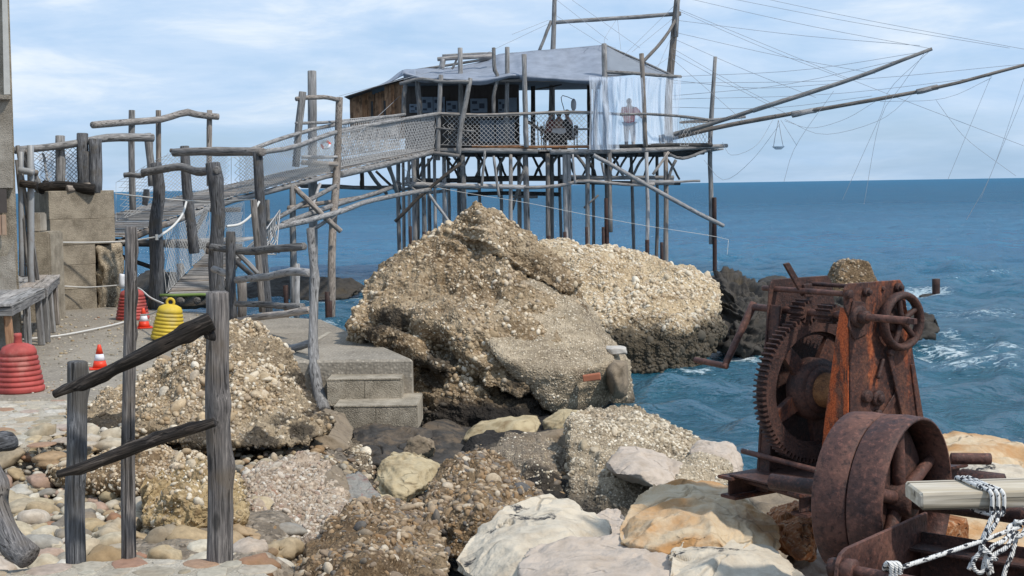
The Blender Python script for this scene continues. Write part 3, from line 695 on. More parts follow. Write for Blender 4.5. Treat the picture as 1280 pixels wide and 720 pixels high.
# white painted stripe across the slab
a, b = on_z(352, 450, PZ + .004), on_z(412, 415, PZ + .004); dv = (b - a).normalized(); sv = Vector((dv.y, -dv.x, 0)) * .035
ob('painted_stripe', mesh_py('painted_stripe', [a + sv, b + sv, b - sv, a - sv], [(0, 1, 2, 3)], M_MORTAR), None, kind='structure')
st = thing('concrete_steps', at(465, 505, 16.9), 'two rough concrete steps leading down from the pier slab to the rocks', 'steps')
for k, (x0, x1, zt, d0, d1) in enumerate(((410, 503, .80, 16.70, 17.5), (418, 522, .56, 16.15, 17.2))):
    A, B = at(x0, 490, d0 + .1), at(x1, 490, d0 + .1); w = (B.x - A.x) / 2
    for j in range(2):                                           # each step is cast against blocks, joints showing
        block('block', (A.x + j * w + .0015, d0 + .003 * (j % 2), zt - .30), (A.x + (j + 1) * w - .0015, d1 - .05 * k, zt - .003 * (j % 3)), M_STEP, st, ch=.004)
    block('tread', (A.x - .004, d0 - .004, zt), (B.x + .004, d1 - .06 * k - .01, zt + .022), M_STEP, st, ch=.010)

# ------------------------------------------------------------------ the big conglomerate rocks
def O(outline, depth, front=(), shrink=.8): return outline_pts(outline, depth, shrink, front)
big = conglo('conglomerate_outcrop', [
    O([(434, 404, 18.9), (452, 352, 19.7), (475, 325, 19.9), (505, 309, 20.1), (560, 297, 20.4), (600, 274, 20.5), (645, 290, 20.5), (690, 325, 20.4), (722, 365, 20), (745, 415, 19.3), (712, 470, 18.3), (650, 505, 17.8), (575, 468, 18.0), (500, 425, 18.4), (455, 408, 18.6)], 2.4, [(600, 330, 19.5), (560, 400, 18.4), (650, 430, 18.0), (500, 370, 19.0)]),
    O([(430, 398, 19.6), (520, 380, 19.5), (700, 400, 19.2), (770, 470, 19.4), (770, 525, 19.0), (738, 585, 18.0), (620, 592, 17.3), (545, 562, 17.7), (506, 512, 18.4), (450, 422, 19.4)], 2.3, [(600, 500, 17.9), (540, 480, 18.5), (660, 525, 17.7)]),
    O([(560, 300, 20.2), (588, 266, 20.3), (594, 252, 20.3), (604, 258, 20.3), (645, 280, 20.3), (690, 314, 20.1), (728, 356, 19.8), (704, 372, 19.5), (640, 318, 19.7), (606, 300, 19.7)], .45, [(612, 284, 19.9)], .6),
], MC_BIG, MP_BIG, 'huge tan conglomerate rock with a jagged peak beside the concrete steps', level=7, cnt=11500, size=(.025, .105), big=75, bigsize=(.10, .14), rough=[.11, .13, .05], fr=1.1, seed=11, strata=.03, tpl=TPL_LO, carve=[((455, 392, 18.8), (500, 402, 18.5), .10, .30), ((500, 402, 18.4), (545, 432, 18.1), .11, .40), ((545, 432, 18.1), (592, 474, 17.9), .10, .34), ((592, 310, 19.6), (625, 372, 18.9), .12, .16), ((625, 372, 18.9), (600, 430, 18.3), .10, .14), ((640, 300, 19.8), (705, 372, 19.5), .10, .20), ((470, 350, 19.2), (560, 372, 18.6), .07, .10), ((640, 420, 18.2), (700, 455, 18.1), .08, .16)])
conglo('x', [O([(645, 350, 19.5), (690, 345, 20.0), (735, 385, 19.9), (762, 425, 19.7), (787, 452, 19.4), (789, 512, 19.3), (738, 524, 18.5), (690, 520, 18.0), (672, 470, 17.85), (612, 440, 17.95), (600, 400, 18.5)], 1.2, [(700, 466, 17.9), (762, 456, 18.4)])],
       MC_GREY, MP_GREY, '', level=6, cnt=3600, size=(.015, .05), big=0, rough=.05, seed=12, parent=big)
wb = at(771, 437, 18.9)
limestone('stone_slab', [tuple(wb + Vector(v)) for v in ((-.15, -.15, -.06), (.14, -.12, -.07), (.14, .2, -.06), (-.15, .2, -.05), (-.15, -.15, .04), (.12, -.12, .03), (.12, .2, .03), (-.15, .2, .045))], plain('bleached_stone_slab', (.46, .43, .385), .85), 'small flat white stone slab lying on the right edge of the huge tan rock', 'stone slab', amp=.01, fine=.004, level=4)
bp = at(741, 470, 18.0)
board('brick', bp + Vector((-.13, 0, -.03)), bp + Vector((.10, -.01, 0)), .085, .12, ML_BRICK, big, up=(0, 1, 0), label='orange brick set in the rock')
q = limestone('stone', O([(757, 462, 18.2), (768, 450, 18.4), (784, 452, 18.6), (787, 485, 18.5), (775, 503, 18.3), (760, 490, 18.1)], .3, [(771, 475, 18.0)]), ML_GREY, 'smooth grey brown stone set in the right end of the huge tan rock', 'stone', level=4, amp=.01)

conglo('conglomerate_rock', [O([(655, 305, 26.5), (690, 298, 27), (760, 319, 27), (830, 323, 27), (868, 333, 26.5), (898, 348, 26), (906, 378, 25), (905, 420, 24), (880, 463, 23.2), (820, 471, 22.7), (785, 466, 22.8), (720, 460, 23)], 1.2, [(735, 405, 23.3), (780, 425, 22.9), (850, 412, 23.0), (897, 380, 24.1)])],
       MC_PALE, MP_PALE, 'flat topped pale conglomerate rock with a black waterline, behind the jagged one', level=7, cnt=10500, size=(.03, .115), big=60, bigsize=(.13, .19), rough=.11, fr=1.3, seed=21)
limestone('slate_rock', O([(893, 342, 27), (930, 350, 27), (965, 360, 27), (980, 400, 26), (972, 445, 24.8), (905, 452, 24.3), (888, 400, 25.5)], 1.0, [(930, 390, 25)]), ML_SLATE, 'dark layered rock in the water right of the pale flat rock', 'rock', amp=.07, strata=.16, seed=3)
limestone('slate_rock', O([(955, 352, 27.6), (966, 345, 27.6), (985, 346, 27.6), (995, 360, 27.4), (985, 385, 27), (950, 380, 27)], .5), ML_SLATE, 'small dark rock tip showing left of the winch top', 'rock', amp=.05, seed=4, level=5)
conglo('conglomerate_rock', [O([(1042, 345, 27.5), (1050, 328, 27.5), (1062, 324, 27.6), (1085, 327, 27.6), (1097, 348, 27.4), (1110, 380, 27), (1040, 390, 27)], .8)], MC_WARM, MP_WARM, 'rounded conglomerate rock showing just behind the top of the winch', level=5, cnt=500, size=(.04, .1), big=0, rough=.06, seed=22)
limestone('slate_rock', O([(960, 400, 27), (1000, 375, 27.2), (1098, 365, 27), (1135, 382, 26.6), (1162, 394, 26.3), (1180, 415, 26.0), (1180, 434, 25.6), (1100, 440, 25.6), (990, 440, 25.6)], 1.0, [(1130, 420, 25.8)]), ML_SLATE, 'low brownish black rock in the surf right of the winch plate', 'rock', amp=.08, strata=.10, seed=5)
limestone('slate_rock', O([(300, 356, 40), (345, 345, 40.4), (400, 348, 40.6), (436, 350, 40.6), (455, 362, 40), (440, 376, 39), (320, 376, 39)], 1.2), ML_SLATE, 'low dark reef in the water behind the walkway posts', 'rock', amp=.12, seed=6)
limestone('slate_rock', O([(150, 360, 33), (180, 338, 33.5), (230, 345, 33.6), (262, 352, 33), (270, 385, 32), (150, 390, 32)], 1.0), ML_SLATE, 'dark rock under the landing of the walkway', 'rock', amp=.1, seed=7, level=5)
limestone('slate_rock', O([(1150, 371, 37.6), (1165, 367, 38), (1172, 368, 38), (1176, 374, 37.4)], .3), ML_SLATE, 'small wave washed rock at the foot of the lone stake in the sea', 'rock', amp=.03, seed=8, level=4)

conglo('conglomerate_block', [O([(716, 514, 15.3), (800, 512, 15.8), (868, 545, 15.2), (905, 577, 14.6), (902, 615, 13.8), (880, 640, 13.0), (780, 662, 12.5), (712, 655, 12.7), (708, 570, 13.5)], .8, [(712, 540, 13.9), (770, 585, 13.2), (868, 600, 13.5)])],
       MC_GREY, MP_GREY, 'squared grey block of fine conglomerate at the water with two pale boulders on it', level=7, cnt=9000, size=(.014, .060), big=60, bigsize=(.06, .10), rough=.06, fr=2, seed=31, cat='rock')
limestone('boulder', O([(757, 582, 13.0), (770, 564, 13.2), (800, 561, 13.35), (830, 571, 13.3), (854, 580, 13.2), (854, 604, 12.9), (822, 616, 12.65), (788, 604, 12.6), (762, 600, 12.75)], .35, [(800, 590, 12.6)]), ML_PINK, 'long pinkish boulder perched on the front of the grey block', seed=8, amp=.03)
limestone('boulder', O([(862, 560, 14), (880, 554, 14.2), (924, 555, 14.2), (930, 580, 14), (929, 606, 13.8), (900, 613, 13.5), (868, 602, 13.6)], .4, [(895, 585, 13.5)]), ML_PINK, 'pale rounded boulder at the right end of the grey block by the water', seed=9, amp=.025)
conglo('conglomerate_chunk', [O([(848, 590, 13.1), (880, 573, 13.4), (914, 582, 13.4), (908, 612, 13.0), (870, 622, 12.7), (846, 608, 12.8)], .4)], MC_GREY, MP_GREY, 'small grey conglomerate lump between the two pale boulders', level=5, cnt=500, size=(.02, .05), big=0, rough=.05, seed=32)
conglo('conglomerate_boulder', [O([(612, 567, 14.5), (630, 552, 15), (690, 555, 15), (714, 572, 14.6), (714, 632, 13), (670, 634, 13), (640, 612, 13.3), (618, 592, 13.8)], .8, [(665, 580, 13.6)])], conglo_mat('fine_grey_brown_conglomerate', (.30, .245, .18), (.20, .16, .115), (.09, .07, .05), agg=40, bd=.015, dark_at=[(*at(690, 600, 13.3), .35), (*at(640, 600, 13.4), .2)]), MP_GREY, 'grey brown boulder left of the squared grey block, its right side black', level=6, cnt=900, size=(.014, .045), big=0, rough=.07, seed=10)
conglo('conglomerate_boulder', [O([(600, 569, 11.8), (562, 582, 11.6), (532, 620, 11), (525, 652, 10.6), (560, 695, 10), (620, 705, 10), (672, 684, 10.3), (683, 642, 10.8), (650, 597, 11.5)], .9, [(600, 632, 10.2)])],
       MC_WARM, MP_WARM, 'round brown conglomerate boulder full of river pebbles in the middle', level=6, cnt=2600, size=(.022, .075), big=90, bigsize=(.075, .125), rough=.07, fr=2, seed=41, tpl=TPL)
limestone('sandstone_block', O([(468, 604, 13), (484, 573, 13.4), (500, 567, 13.6), (552, 581, 13.5), (540, 612, 12.9), (525, 642, 12.5), (482, 642, 12.5), (468, 625, 12.7)], .6, [(505, 600, 12.5)]), ML_SAND, 'angular yellowish sandstone block below the steps', 'boulder', seed=12, amp=.045, strata=.02)
conglo('conglomerate_boulder', [O([(366, 720, 8.8), (385, 682, 9.3), (420, 660, 9.8), (470, 653, 10), (520, 661, 9.8), (556, 688, 9.4), (568, 722, 8.8), (540, 750, 8.2), (400, 750, 8.2)], .9, [(460, 700, 8.5)])],
       MC_WARM, MP_WARM, 'brown pebble studded boulder cut by the bottom edge, left of the white boulders', level=6, cnt=2000, size=(.022, .06), big=130, bigsize=(.06, .105), rough=.06, fr=2, seed=42, tpl=TPL)
conglo('conglomerate_boulder', [O([(292, 600, 11.2), (330, 580, 11.7), (375, 574, 12.0), (412, 592, 11.8), (430, 622, 11.2), (440, 655, 10.5), (420, 690, 9.8), (340, 700, 9.7), (300, 680, 10)], .6, [(360, 636, 10.5)])],
       conglo_mat('conglomerate_pinkish', (.46, .38, .29), (.33, .255, .19), (.17, .12, .08), agg=24, bd=.02), pebble_mat('pebbles_pinkish', [(.46, .39, .30), (.34, .26, .19), (.55, .49, .41), (.30, .20, .15), (.42, .37, .30), (.60, .55, .47), (.22, .18, .14)]), 'pinkish tan conglomerate boulder right of the thick fence post', level=6, cnt=3200, size=(.018, .06), big=60, bigsize=(.06, .10), rough=.08, fr=2, seed=43, tpl=TPL_LO)
conglo('conglomerate_boulder', [O([(328, 570, 13.2), (400, 553, 13.8), (450, 560, 13.8), (470, 592, 13), (442, 614, 12.4), (350, 604, 12.6)], .6)],
       MC_HILL, MP_GREY, 'low grey conglomerate boulder just below the thin bent stake', level=5, cnt=1500, size=(.02, .07), big=40, bigsize=(.07, .11), rough=.06, seed=44)
limestone('veined_stone', O([(418, 598, 11.9), (440, 596, 12), (468, 618, 11.6), (486, 652, 10.9), (470, 658, 10.7), (442, 644, 11), (424, 622, 11.4)], .35), ML_VEIN, 'grey and red veined stone slab leaning against the pinkish conglomerate', 'boulder', seed=13, amp=.02, strata=.02)
limestone('boulder', O([(402, 598, 11.6), (412, 584, 11.9), (424, 590, 11.9), (438, 640, 11), (428, 652, 10.8), (410, 630, 11.1)], .25), ML_GREY, 'narrow grey green stone left of the red veined slab', seed=14, amp=.015, level=5)
conglo('conglomerate_mound', [O([(70, 525, 13.2), (130, 492, 13.9), (200, 455, 14.5), (245, 428, 14.9), (290, 406, 15.2), (322, 409, 15.4), (348, 442, 15.2), (392, 500, 14.2), (412, 540, 13.3), (384, 558, 12.9), (300, 562, 12.6), (200, 552, 12.6), (90, 545, 12.7)], .6, [(300, 470, 13.9), (200, 495, 13.5), (340, 515, 13.4)])],
       MC_HILL, MP_HILL, 'long sloping conglomerate mound behind the fence with the yellow buoy above it', level=7, cnt=10500, size=(.018, .075), big=190, bigsize=(.075, .13), rough=.12, fr=1.6, seed=51, tpl=TPL_LO)
conglo('conglomerate_boulder', [O([(60, 592, 11.4), (112, 572, 11.8), (200, 568, 11.6), (262, 580, 11.5), (255, 606, 11.1), (180, 612, 11), (95, 606, 11.1)], .3)],
       MC_WARM, MP_HILL, 'flat conglomerate slab below the long mound, behind the lower black rail', level=6, cnt=3000, size=(.018, .06), big=60, bigsize=(.06, .10), rough=.07, seed=52)
conglo('conglomerate_boulder', [O([(168, 608, 10.5), (230, 590, 10.9), (292, 600, 10.6), (297, 652, 9.9), (240, 664, 9.7), (172, 650, 10)], .4, [(235, 625, 9.9)])],
       conglo_mat('golden_conglomerate', (.44, .34, .20), (.34, .25, .13), (.19, .125, .06), agg=18), MP_PALE, 'golden conglomerate lump between the thin and thick fence posts', level=6, cnt=900, size=(.02, .06), big=20, bigsize=(.06, .09), rough=.10, fr=2.5, seed=53)
for (outl, dep, fr_, sd, lb) in (([(435, 548, 15.5), (470, 531, 16), (535, 536, 16), (538, 572, 15.2), (500, 584, 14.8), (440, 580, 15)], .7, [], 15, 'wet black rock directly under the concrete steps'),
                            ([(522, 528, 17), (560, 545, 16.8), (625, 560, 16.5), (618, 584, 15.3), (560, 588, 15.1), (528, 575, 15.4)], .8, [], 16, 'wet black rock between the steps and the foot of the jagged rock')):
    limestone('wet_rock', O(outl, dep, fr_), ML_BLACK, lb, 'rock', seed=sd, amp=.06)
limestone('boulder', O([(364, 555, 14), (390, 516, 14.6), (422, 521, 14.6), (442, 547, 14.2), (434, 566, 13.6), (380, 568, 13.6)], .6, [(400, 540, 13.8)]), ML_GREY, 'smooth brown grey boulder at the foot of the bent stake', seed=17, amp=.02)

# near limestone armour stones
limestone('limestone_boulder', O([(562, 724, 6.3), (588, 682, 6.7), (622, 657, 7), (680, 638, 7.2), (735, 641, 7.2), (760, 664, 7), (763, 692, 6.7), (742, 704, 6.4), (720, 750, 6), (580, 760, 6)], .5, [(650, 690, 6.25), (705, 668, 6.6), (620, 700, 6.2)]), ML_WHITE, 'large white limestone boulder with black patches at the bottom middle', level=7, seed=61, amp=.05, sc=2.4, fine=.008)
limestone('limestone_boulder', O([(774, 684, 6.2), (798, 648, 6.5), (836, 620, 6.75), (900, 614, 6.8), (942, 630, 6.7), (970, 666, 6.4), (976, 697, 6.0), (860, 708, 5.9), (790, 704, 6.0)], .4, [(880, 662, 6.0), (830, 660, 6.2)]), ML_OCHRE, 'ochre and cream limestone boulder left of the winch base', level=7, seed=62, amp=.045, sc=2.6, fine=.008)
limestone('limestone_boulder', O([(655, 728, 5.8), (700, 702, 6), (800, 693, 6.1), (862, 690, 6.1), (905, 700, 6), (915, 730, 5.6), (900, 780, 5.2), (650, 780, 5.2)], .45, [(780, 720, 5.5)]), ML_PINK, 'broad pinkish white boulder along the bottom edge in front of the ochre one', level=7, seed=63, amp=.035, sc=2.4, fine=.008)
limestone('limestone_boulder', O([(850, 722, 5.5), (880, 700, 5.8), (930, 690, 6.0), (975, 690, 6.0), (1003, 716, 5.7), (1010, 770, 5.2), (850, 780, 5.0)], .4, [(920, 715, 5.4)]), ML_WHITE, 'cream white boulder at the bottom edge beside the pulley wheel', level=7, seed=64, amp=.04, sc=3, fine=.008)
limestone('limestone_boulder', O([(742, 668, 7.2), (765, 652, 7.5), (792, 658, 7.5), (800, 690, 7.1), (760, 704, 6.8), (740, 692, 6.9)], .4), ML_PINK, 'small pink limestone wedged between the white and the ochre boulders', level=6, seed=65, amp=.03)
limestone('limestone_boulder', O([(1180, 580, 9), (1200, 561, 9.4), (1262, 562, 9.6), (1300, 568, 9.5), (1320, 620, 9), (1190, 625, 8.6)], .7), ML_OCHRE, 'pale boulder on the shore right of the pulley, partly above the plank', level=6, seed=66, amp=.06)
limestone('limestone_boulder', O([(1215, 600, 8.0), (1240, 585, 8.2), (1300, 588, 8.2), (1330, 640, 7.6), (1200, 660, 7.4)], .5), ML_WHITE, 'pale boulder just behind the plank at the right edge', level=6, seed=67, amp=.05)
limestone('limestone_boulder', O([(1160, 660, 7.0), (1220, 640, 7.3), (1330, 645, 7.2), (1350, 800, 6.2), (1150, 800, 6.2)], .5), ML_OCHRE, 'orange tinted boulder seen through the gap under the plank', level=6, seed=68, amp=.05)
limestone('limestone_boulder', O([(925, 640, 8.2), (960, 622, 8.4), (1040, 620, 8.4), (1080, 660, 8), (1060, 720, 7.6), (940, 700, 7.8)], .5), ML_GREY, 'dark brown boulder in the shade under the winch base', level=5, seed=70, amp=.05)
limestone('limestone_boulder', O([(1000, 700, 6.6), (1020, 690, 6.8), (1080, 690, 6.8), (1100, 800, 5.9), (990, 800, 5.8)], .4), ML_PINK, 'rough boulder under the winch timber, left of the pulley rim', level=5, seed=69, amp=.05)

# ------------------------------------------------------------------ cobbles on the left
rs = np.random.default_rng(77)
def poisson(cands, rad, extra=None):
    keep, kr = [], []
    for (x, y), r in zip(cands, rad):
        if all((x - a) ** 2 + (y - b) ** 2 > ((r + q) * .72) ** 2 for (a, b), q in zip(keep, kr)): keep.append((x, y)); kr.append(r)
    return np.array(keep), np.array(kr)
nC = 1500; yy = 7.6 + 4.9 * rs.random(nC); pxx = rs.uniform(-60, 350, nC); xx = (pxx - 640) / FPX * yy * 1.0
rr = .038 + .12 * rs.random(nC) ** 2.2; order = np.argsort(-rr)
pts, rad = poisson(list(zip(xx[order], yy[order])), rr[order]); pts, rad = pts[:290], rad[:290]
gz = ground_z(pts[:, 0], pts[:, 1]); S = np.stack([rad * 1.05, rad * rs.uniform(.65, .95, len(rad)), rad * rs.uniform(.38, .65, len(rad))], 1)
up = np.tile([0, 0, 1.0], (len(pts), 1))
singles('stone', np.c_[pts, gz + S[:, 2] * .35], rotm(up, rs, .30), S, 'hi', M_COB, GROUND)
nS = 4200; yy = 7.4 + 5.6 * rs.random(nS); pxx = rs.uniform(-90, 440, nS); xx = (pxx - 640) / FPX * yy; s = .014 + .042 * rs.random(nS) ** 1.8
S = np.stack([s, s * rs.uniform(.6, .95, nS), s * rs.uniform(.4, .7, nS)], 1); up = np.tile([0, 0, 1.0], (nS, 1))
scatter_mesh('small_stones', np.c_[xx, yy, ground_z(xx, yy) + S[:, 2] * .3 + .01], rotm(up, rs, .35), S, TPL, M_COB, GROUND)
# grit and stray pebbles on the pier slab
nS = 1500; yy = rs.uniform(14.6, 24, nS); pxx = rs.uniform(-60, 330, nS); xx = (pxx - 640) / FPX * yy; s = .008 + .03 * rs.random(nS) ** 4
scatter_mesh('grit', np.c_[xx, yy, np.full(nS, PZ) + s * .2], rotm(np.tile([0, 0, 1.0], (nS, 1)), rs, .3), np.stack([s, s * .8, s * .5], 1), TPL_LO, M_COB, pier)
# tan boulders wedged under the big rock
for k, (px, py, d, r) in enumerate(((640, 545, 16.3, .26), (690, 560, 15.6, .24), (655, 575, 15.4, .20), (705, 540, 16.6, .22), (600, 592, 14.4, .20), (722, 600, 13.9, .15), (455, 632, 11.9, .16), (530, 655, 11.6, .14), (520, 560, 15.0, .13))):
    c = np.array(at(px, py, d)); V = [tuple(c + np.array(v) * r) for v in rs.normal(size=(18, 3)) * [.75, .6, .5]]
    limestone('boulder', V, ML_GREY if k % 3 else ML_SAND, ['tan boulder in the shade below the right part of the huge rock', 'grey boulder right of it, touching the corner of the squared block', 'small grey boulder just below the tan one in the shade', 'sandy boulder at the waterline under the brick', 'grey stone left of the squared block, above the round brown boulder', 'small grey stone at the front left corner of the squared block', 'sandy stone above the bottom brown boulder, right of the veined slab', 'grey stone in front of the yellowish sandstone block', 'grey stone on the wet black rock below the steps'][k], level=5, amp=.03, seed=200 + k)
# rubble in the gaps between the middle boulders
nS = 2600; yy = rs.uniform(8.2, 15.5, nS); pxx = rs.uniform(330, 740, nS); xx = (pxx - 640) / FPX * yy; s = .012 + .05 * rs.random(nS) ** 2.4
S = np.stack([s, s * rs.uniform(.6, .95, nS), s * rs.uniform(.4, .7, nS)], 1); up = np.tile([0, 0, 1.0], (nS, 1))
scatter_mesh('rubble', np.c_[xx, yy, ground_z(xx, yy) + S[:, 2] * .3 + .02], rotm(up, rs, .4), S, TPL, MP_WARM, GROUND)

# ------------------------------------------------------------------ terrace and its paving, crazy paving by the pier
TZ = 1.5
terrace = prism('terrace', [xy(-160, 716, TZ), xy(0, 712, TZ), xy(90, 703, TZ), xy(180, 696, TZ), xy(290, 699, TZ), xy(325, 706, TZ), xy(350, 722, TZ), (-.4, 4.2), (-.2, 1.0), (2.0, -3), (-12, -3), (-12, 5.6)], .3, TZ, M_MORTAR, ch=.03, kind='structure')
M_PAVE = pebble_mat('paving_stone', [(.40, .37, .30), (.48, .43, .34), (.28, .24, .17), (.45, .42, .37), (.30, .16, .10), (.40, .33, .23), (.50, .47, .41), (.38, .29, .18), (.44, .40, .33), (.34, .30, .23)], sc=30)
def pave(name, polyf, cnt, z, rmin, rmax, parent, seed, th=.014, maxn=300):
    rs = np.random.default_rng(seed); c = polyf(rs, cnt); r = rmin + (rmax - rmin) * rs.random(cnt) ** 1.5; o_ = np.argsort(-r)
    P, R = poisson([tuple(q) for q in c[o_]], r[o_] * 1.28); R = R / 1.28
    metas = []
    for k in range(7):
        nn = 9; a = np.linspace(0, 2 * np.pi, nn, endpoint=False) + rs.uniform(-.2, .2, nn); q = rs.uniform(.8, 1.12, nn)
        V = [(math.cos(t) * g_, math.sin(t) * g_, -1) for t, g_ in zip(a, q)] + [(math.cos(t) * g_, math.sin(t) * g_, .4) for t, g_ in zip(a, q)] + [(math.cos(t) * g_ * .86, math.sin(t) * g_ * .86, 1) for t, g_ in zip(a, q)] + [(0, 0, 1.05)]
        Fs = []
        for l in (0, 1):
            for j in range(nn): Fs.append((l * nn + j, l * nn + (j + 1) % nn, l * nn + nn + (j + 1) % nn, l * nn + nn + j))
        for j in range(nn): Fs.append((2 * nn + j, 2 * nn + (j + 1) % nn, 3 * nn))
        metas.append(mesh_py(name, V, Fs, M_PAVE, True))
    for i in range(min(len(P), maxn)):
        t = rs.uniform(0, 6.28); M = Matrix.Translation((P[i, 0], P[i, 1], z)) @ Matrix.Rotation(t, 4, 'Z') @ Matrix.Diagonal((R[i], R[i] * rs.uniform(.62, .95), th, 1))
        ob(name, metas[i % 7], M, parent)
def tpoly(rs, c):
    px = rs.uniform(-20, 335, c); py = rs.uniform(700, 735, c); ok = []
    for a, b in zip(px, py):
        lim = np.interp(a, [0, 90, 180, 290, 325, 350], [716, 707, 700, 703, 710, 726])
        v = on_z(a, max(b, lim + 2.5), TZ); ok.append((v.x, v.y))
    return np.array(ok)
pave('paving_stone', tpoly, 1500, TZ, .03, .095, terrace, 5, th=.006)
apron = prism('paved_apron', [xy(-150, 496, PZ - .03), xy(126, 494, PZ - .03), xy(100, 520, PZ - .04), xy(62, 548, PZ - .05), xy(30, 560, PZ - .06), xy(-160, 565, PZ - .06)], -.2, PZ - .03, M_MORTAR, ch=.03, kind='structure')
pave('paving_stone', lambda rs, c: np.array([[v.x, v.y] for v in (on_z(a, b, PZ - .03) for a, b in zip(rs.uniform(-90, 112, c), rs.uniform(499, 556, c))) ]), 1600, PZ - .03, .04, .13, apron, 6, th=.009, maxn=290)
# ------------------------------------------------------------------ netting and sheets
def net(name, top, bot, cell, w, mat, parent=None, borders=True, irregular=.0, seed=0, **props):
    """diamond net hung between two lines of world points"""
    T = np.array([tuple(p) for p in top]); B = np.array([tuple(p) for p in bot]); k = len(T) - 1
    L = np.r_[0, np.cumsum(np.linalg.norm(np.diff((T + B) / 2, axis=0), axis=1))]; TL = L[-1]; Hh = np.linalg.norm(T - B, axis=1).mean()
    def mp(u, v):
        i = np.clip(np.searchsorted(L, u, 'right') - 1, 0, k - 1); f = np.clip((u - L[i]) / (L[i + 1] - L[i]), 0, 1)[..., None]
        a = T[i] * (1 - f) + T[i + 1] * f; b = B[i] * (1 - f) + B[i + 1] * f; vv = (v / Hh)[..., None]
        return b * (1 - vv) + a * vv
    lines = []; rs = np.random.default_rng(seed)
    step = cell * 1.414
    for s in (1, -1):
        for u0 in np.arange(-Hh, TL + Hh, step):
            if s < 0 and False: continue
            v = np.linspace(0, Hh, max(3, int(Hh / .25) + 1)); u = u0 + s * v if s > 0 else u0 + Hh * 0 + (Hh - v) * 1.0 - 0
            if s < 0: u = u0 + (Hh - v)
            m = (u >= 0) & (u <= TL)
            if m.sum() < 2: continue
            u, v = u[m], v[m]
            if irregular: u = u + rs.normal(0, irregular, len(u)) * cell; v = np.clip(v + rs.normal(0, irregular, len(v)) * cell * .5, 0, Hh)
            lines.append(mp(np.clip(u, 0, TL), v))
    if borders:
        lines += [np.array([B[0], T[0]]), np.array([B[-1], T[-1]])]
        for v in (0, Hh): lines.append(mp(np.linspace(0, TL, max(3, int(TL / .4))), np.full(max(3, int(TL / .4)), v)))
    Vs, Fs, off = [], [], 0
    for P in lines:
        m_ = len(P); d = P[-1] - P[0]; d /= np.linalg.norm(d) + 1e-9
        y = np.array([0, 1.0, 0]); x = np.cross(d, y); x /= np.linalg.norm(x) + 1e-9
        r = w / 2; ring = np.stack([x * r + y * r * .5, -x * r + y * r * .5, -y * r * .7])
        V = (P[:, None] + ring[None]).reshape(-1, 3); Vs.append(V)
        i = np.arange(m_ - 1)[:, None] * 3; j = np.arange(3)[None]; q = (j + 1) % 3
        Fs.append(np.stack([i + j, i + q, i + 3 + q, i + 3 + j], -1).reshape(-1, 4) + off); off += m_ * 3
    V = np.concatenate(Vs); c = V.mean(0)
    return ob(name, mesh_np(name, V - c, np.concatenate(Fs), mat, False), Matrix.Translation(Vector(c)), parent, kind='stuff' if parent is not None else None, **props)
def sheet(name, rows, mat, parent=None, sub=6, thick=.01, fold=0.0, foldf=6, seed=0, **props):
    """cloth through a grid of world points"""
    G = np.array([[tuple(p) for p in r] for r in rows]); nr, nc = G.shape[:2]
    u = np.linspace(0, nr - 1, (nr - 1) * sub + 1); v = np.linspace(0, nc - 1, (nc - 1) * sub + 1)
    def cr(A, t):
        k = len(A); A = np.concatenate([[2 * A[0] - A[1]], A, [2 * A[-1] - A[-2]]]); i = np.minimum(t.astype(int), k - 2); f = (t - i).reshape(-1, *([1] * (A.ndim - 1)))
        a, b, c, d = A[i], A[i + 1], A[i + 2], A[i + 3]
        return .5 * (2 * b + (c - a) * f + (2 * a - 5 * b + 4 * c - d) * f ** 2 + (3 * b - a - 3 * c + d) * f ** 3)
    G = cr(G, u); G = np.swapaxes(cr(np.swapaxes(G, 0, 1), v), 0, 1)
    P = G.reshape(-1, 3); c = P.mean(0)
    if fold:
        uu, vv = np.meshgrid(np.linspace(0, 1, len(u)), np.linspace(0, 1, len(v)), indexing='ij')
        f_ = fbm(np.stack([vv.ravel() * foldf, uu.ravel() * 1.2, vv.ravel() * 0 + seed], 1), 1, 3, seed, ridge=False)
        P = P + np.stack([f_ * .25, f_ * 1.0, f_ * 0], 1) * fold
    i = (np.arange(len(u) - 1)[:, None] * len(v) + np.arange(len(v) - 1)[None]).ravel()
    me = mesh_np(name, P - c, np.stack([i, i + 1, i + len(v) + 1, i + len(v)], 1), mat)
    o = ob(name, me, Matrix.Translation(Vector(c)), parent, **props)
    if thick:
        md = o.modifiers.new('thickness', 'SOLIDIFY'); md.thickness = thick; md.offset = 0
    return o

SLIM[0] = .64
# ------------------------------------------------------------------ fishing platform on stilts
DK = 4.25
T = thing('fishing_platform', at(700, 232, 49).xy.to_3d() + Vector((0, 0, 0)), 'large timber stilt fishing platform standing in the sea behind the jagged rock', 'fishing platform')
def xz(px, d, z): v = at(px, 300, d); return Vector((v.x, d, z))
def pile(px, d, r, top=None, lean=0, mat=M_WOOD, name='pile', bot=-1.2, par=T, **k):
    t_ = DK - .12 if top is None else top
    return log(name, [xz(px + lean, d, bot), xz(px + lean * .4 + random.uniform(-1, 1), d, (bot + t_) / 2), xz(px, d, t_)], [r * 1.1, r, r * .92], mat, par, wob=.03, **k)
fr = [(500, .11), (513, .08), (519, .13), (531, .12), (545, .09), (557, .12), (580, .14), (640, .11), (658, .16), (686, .13), (707, .12), (712, .13), (736, .12), (809, .11), (833, .13)]
for k, (px, r) in enumerate(fr): pile(px, 46.6 + (k % 3) * .35, r, lean=random.uniform(-2, 3), mat=M_PALE if k % 3 else M_WOOD)
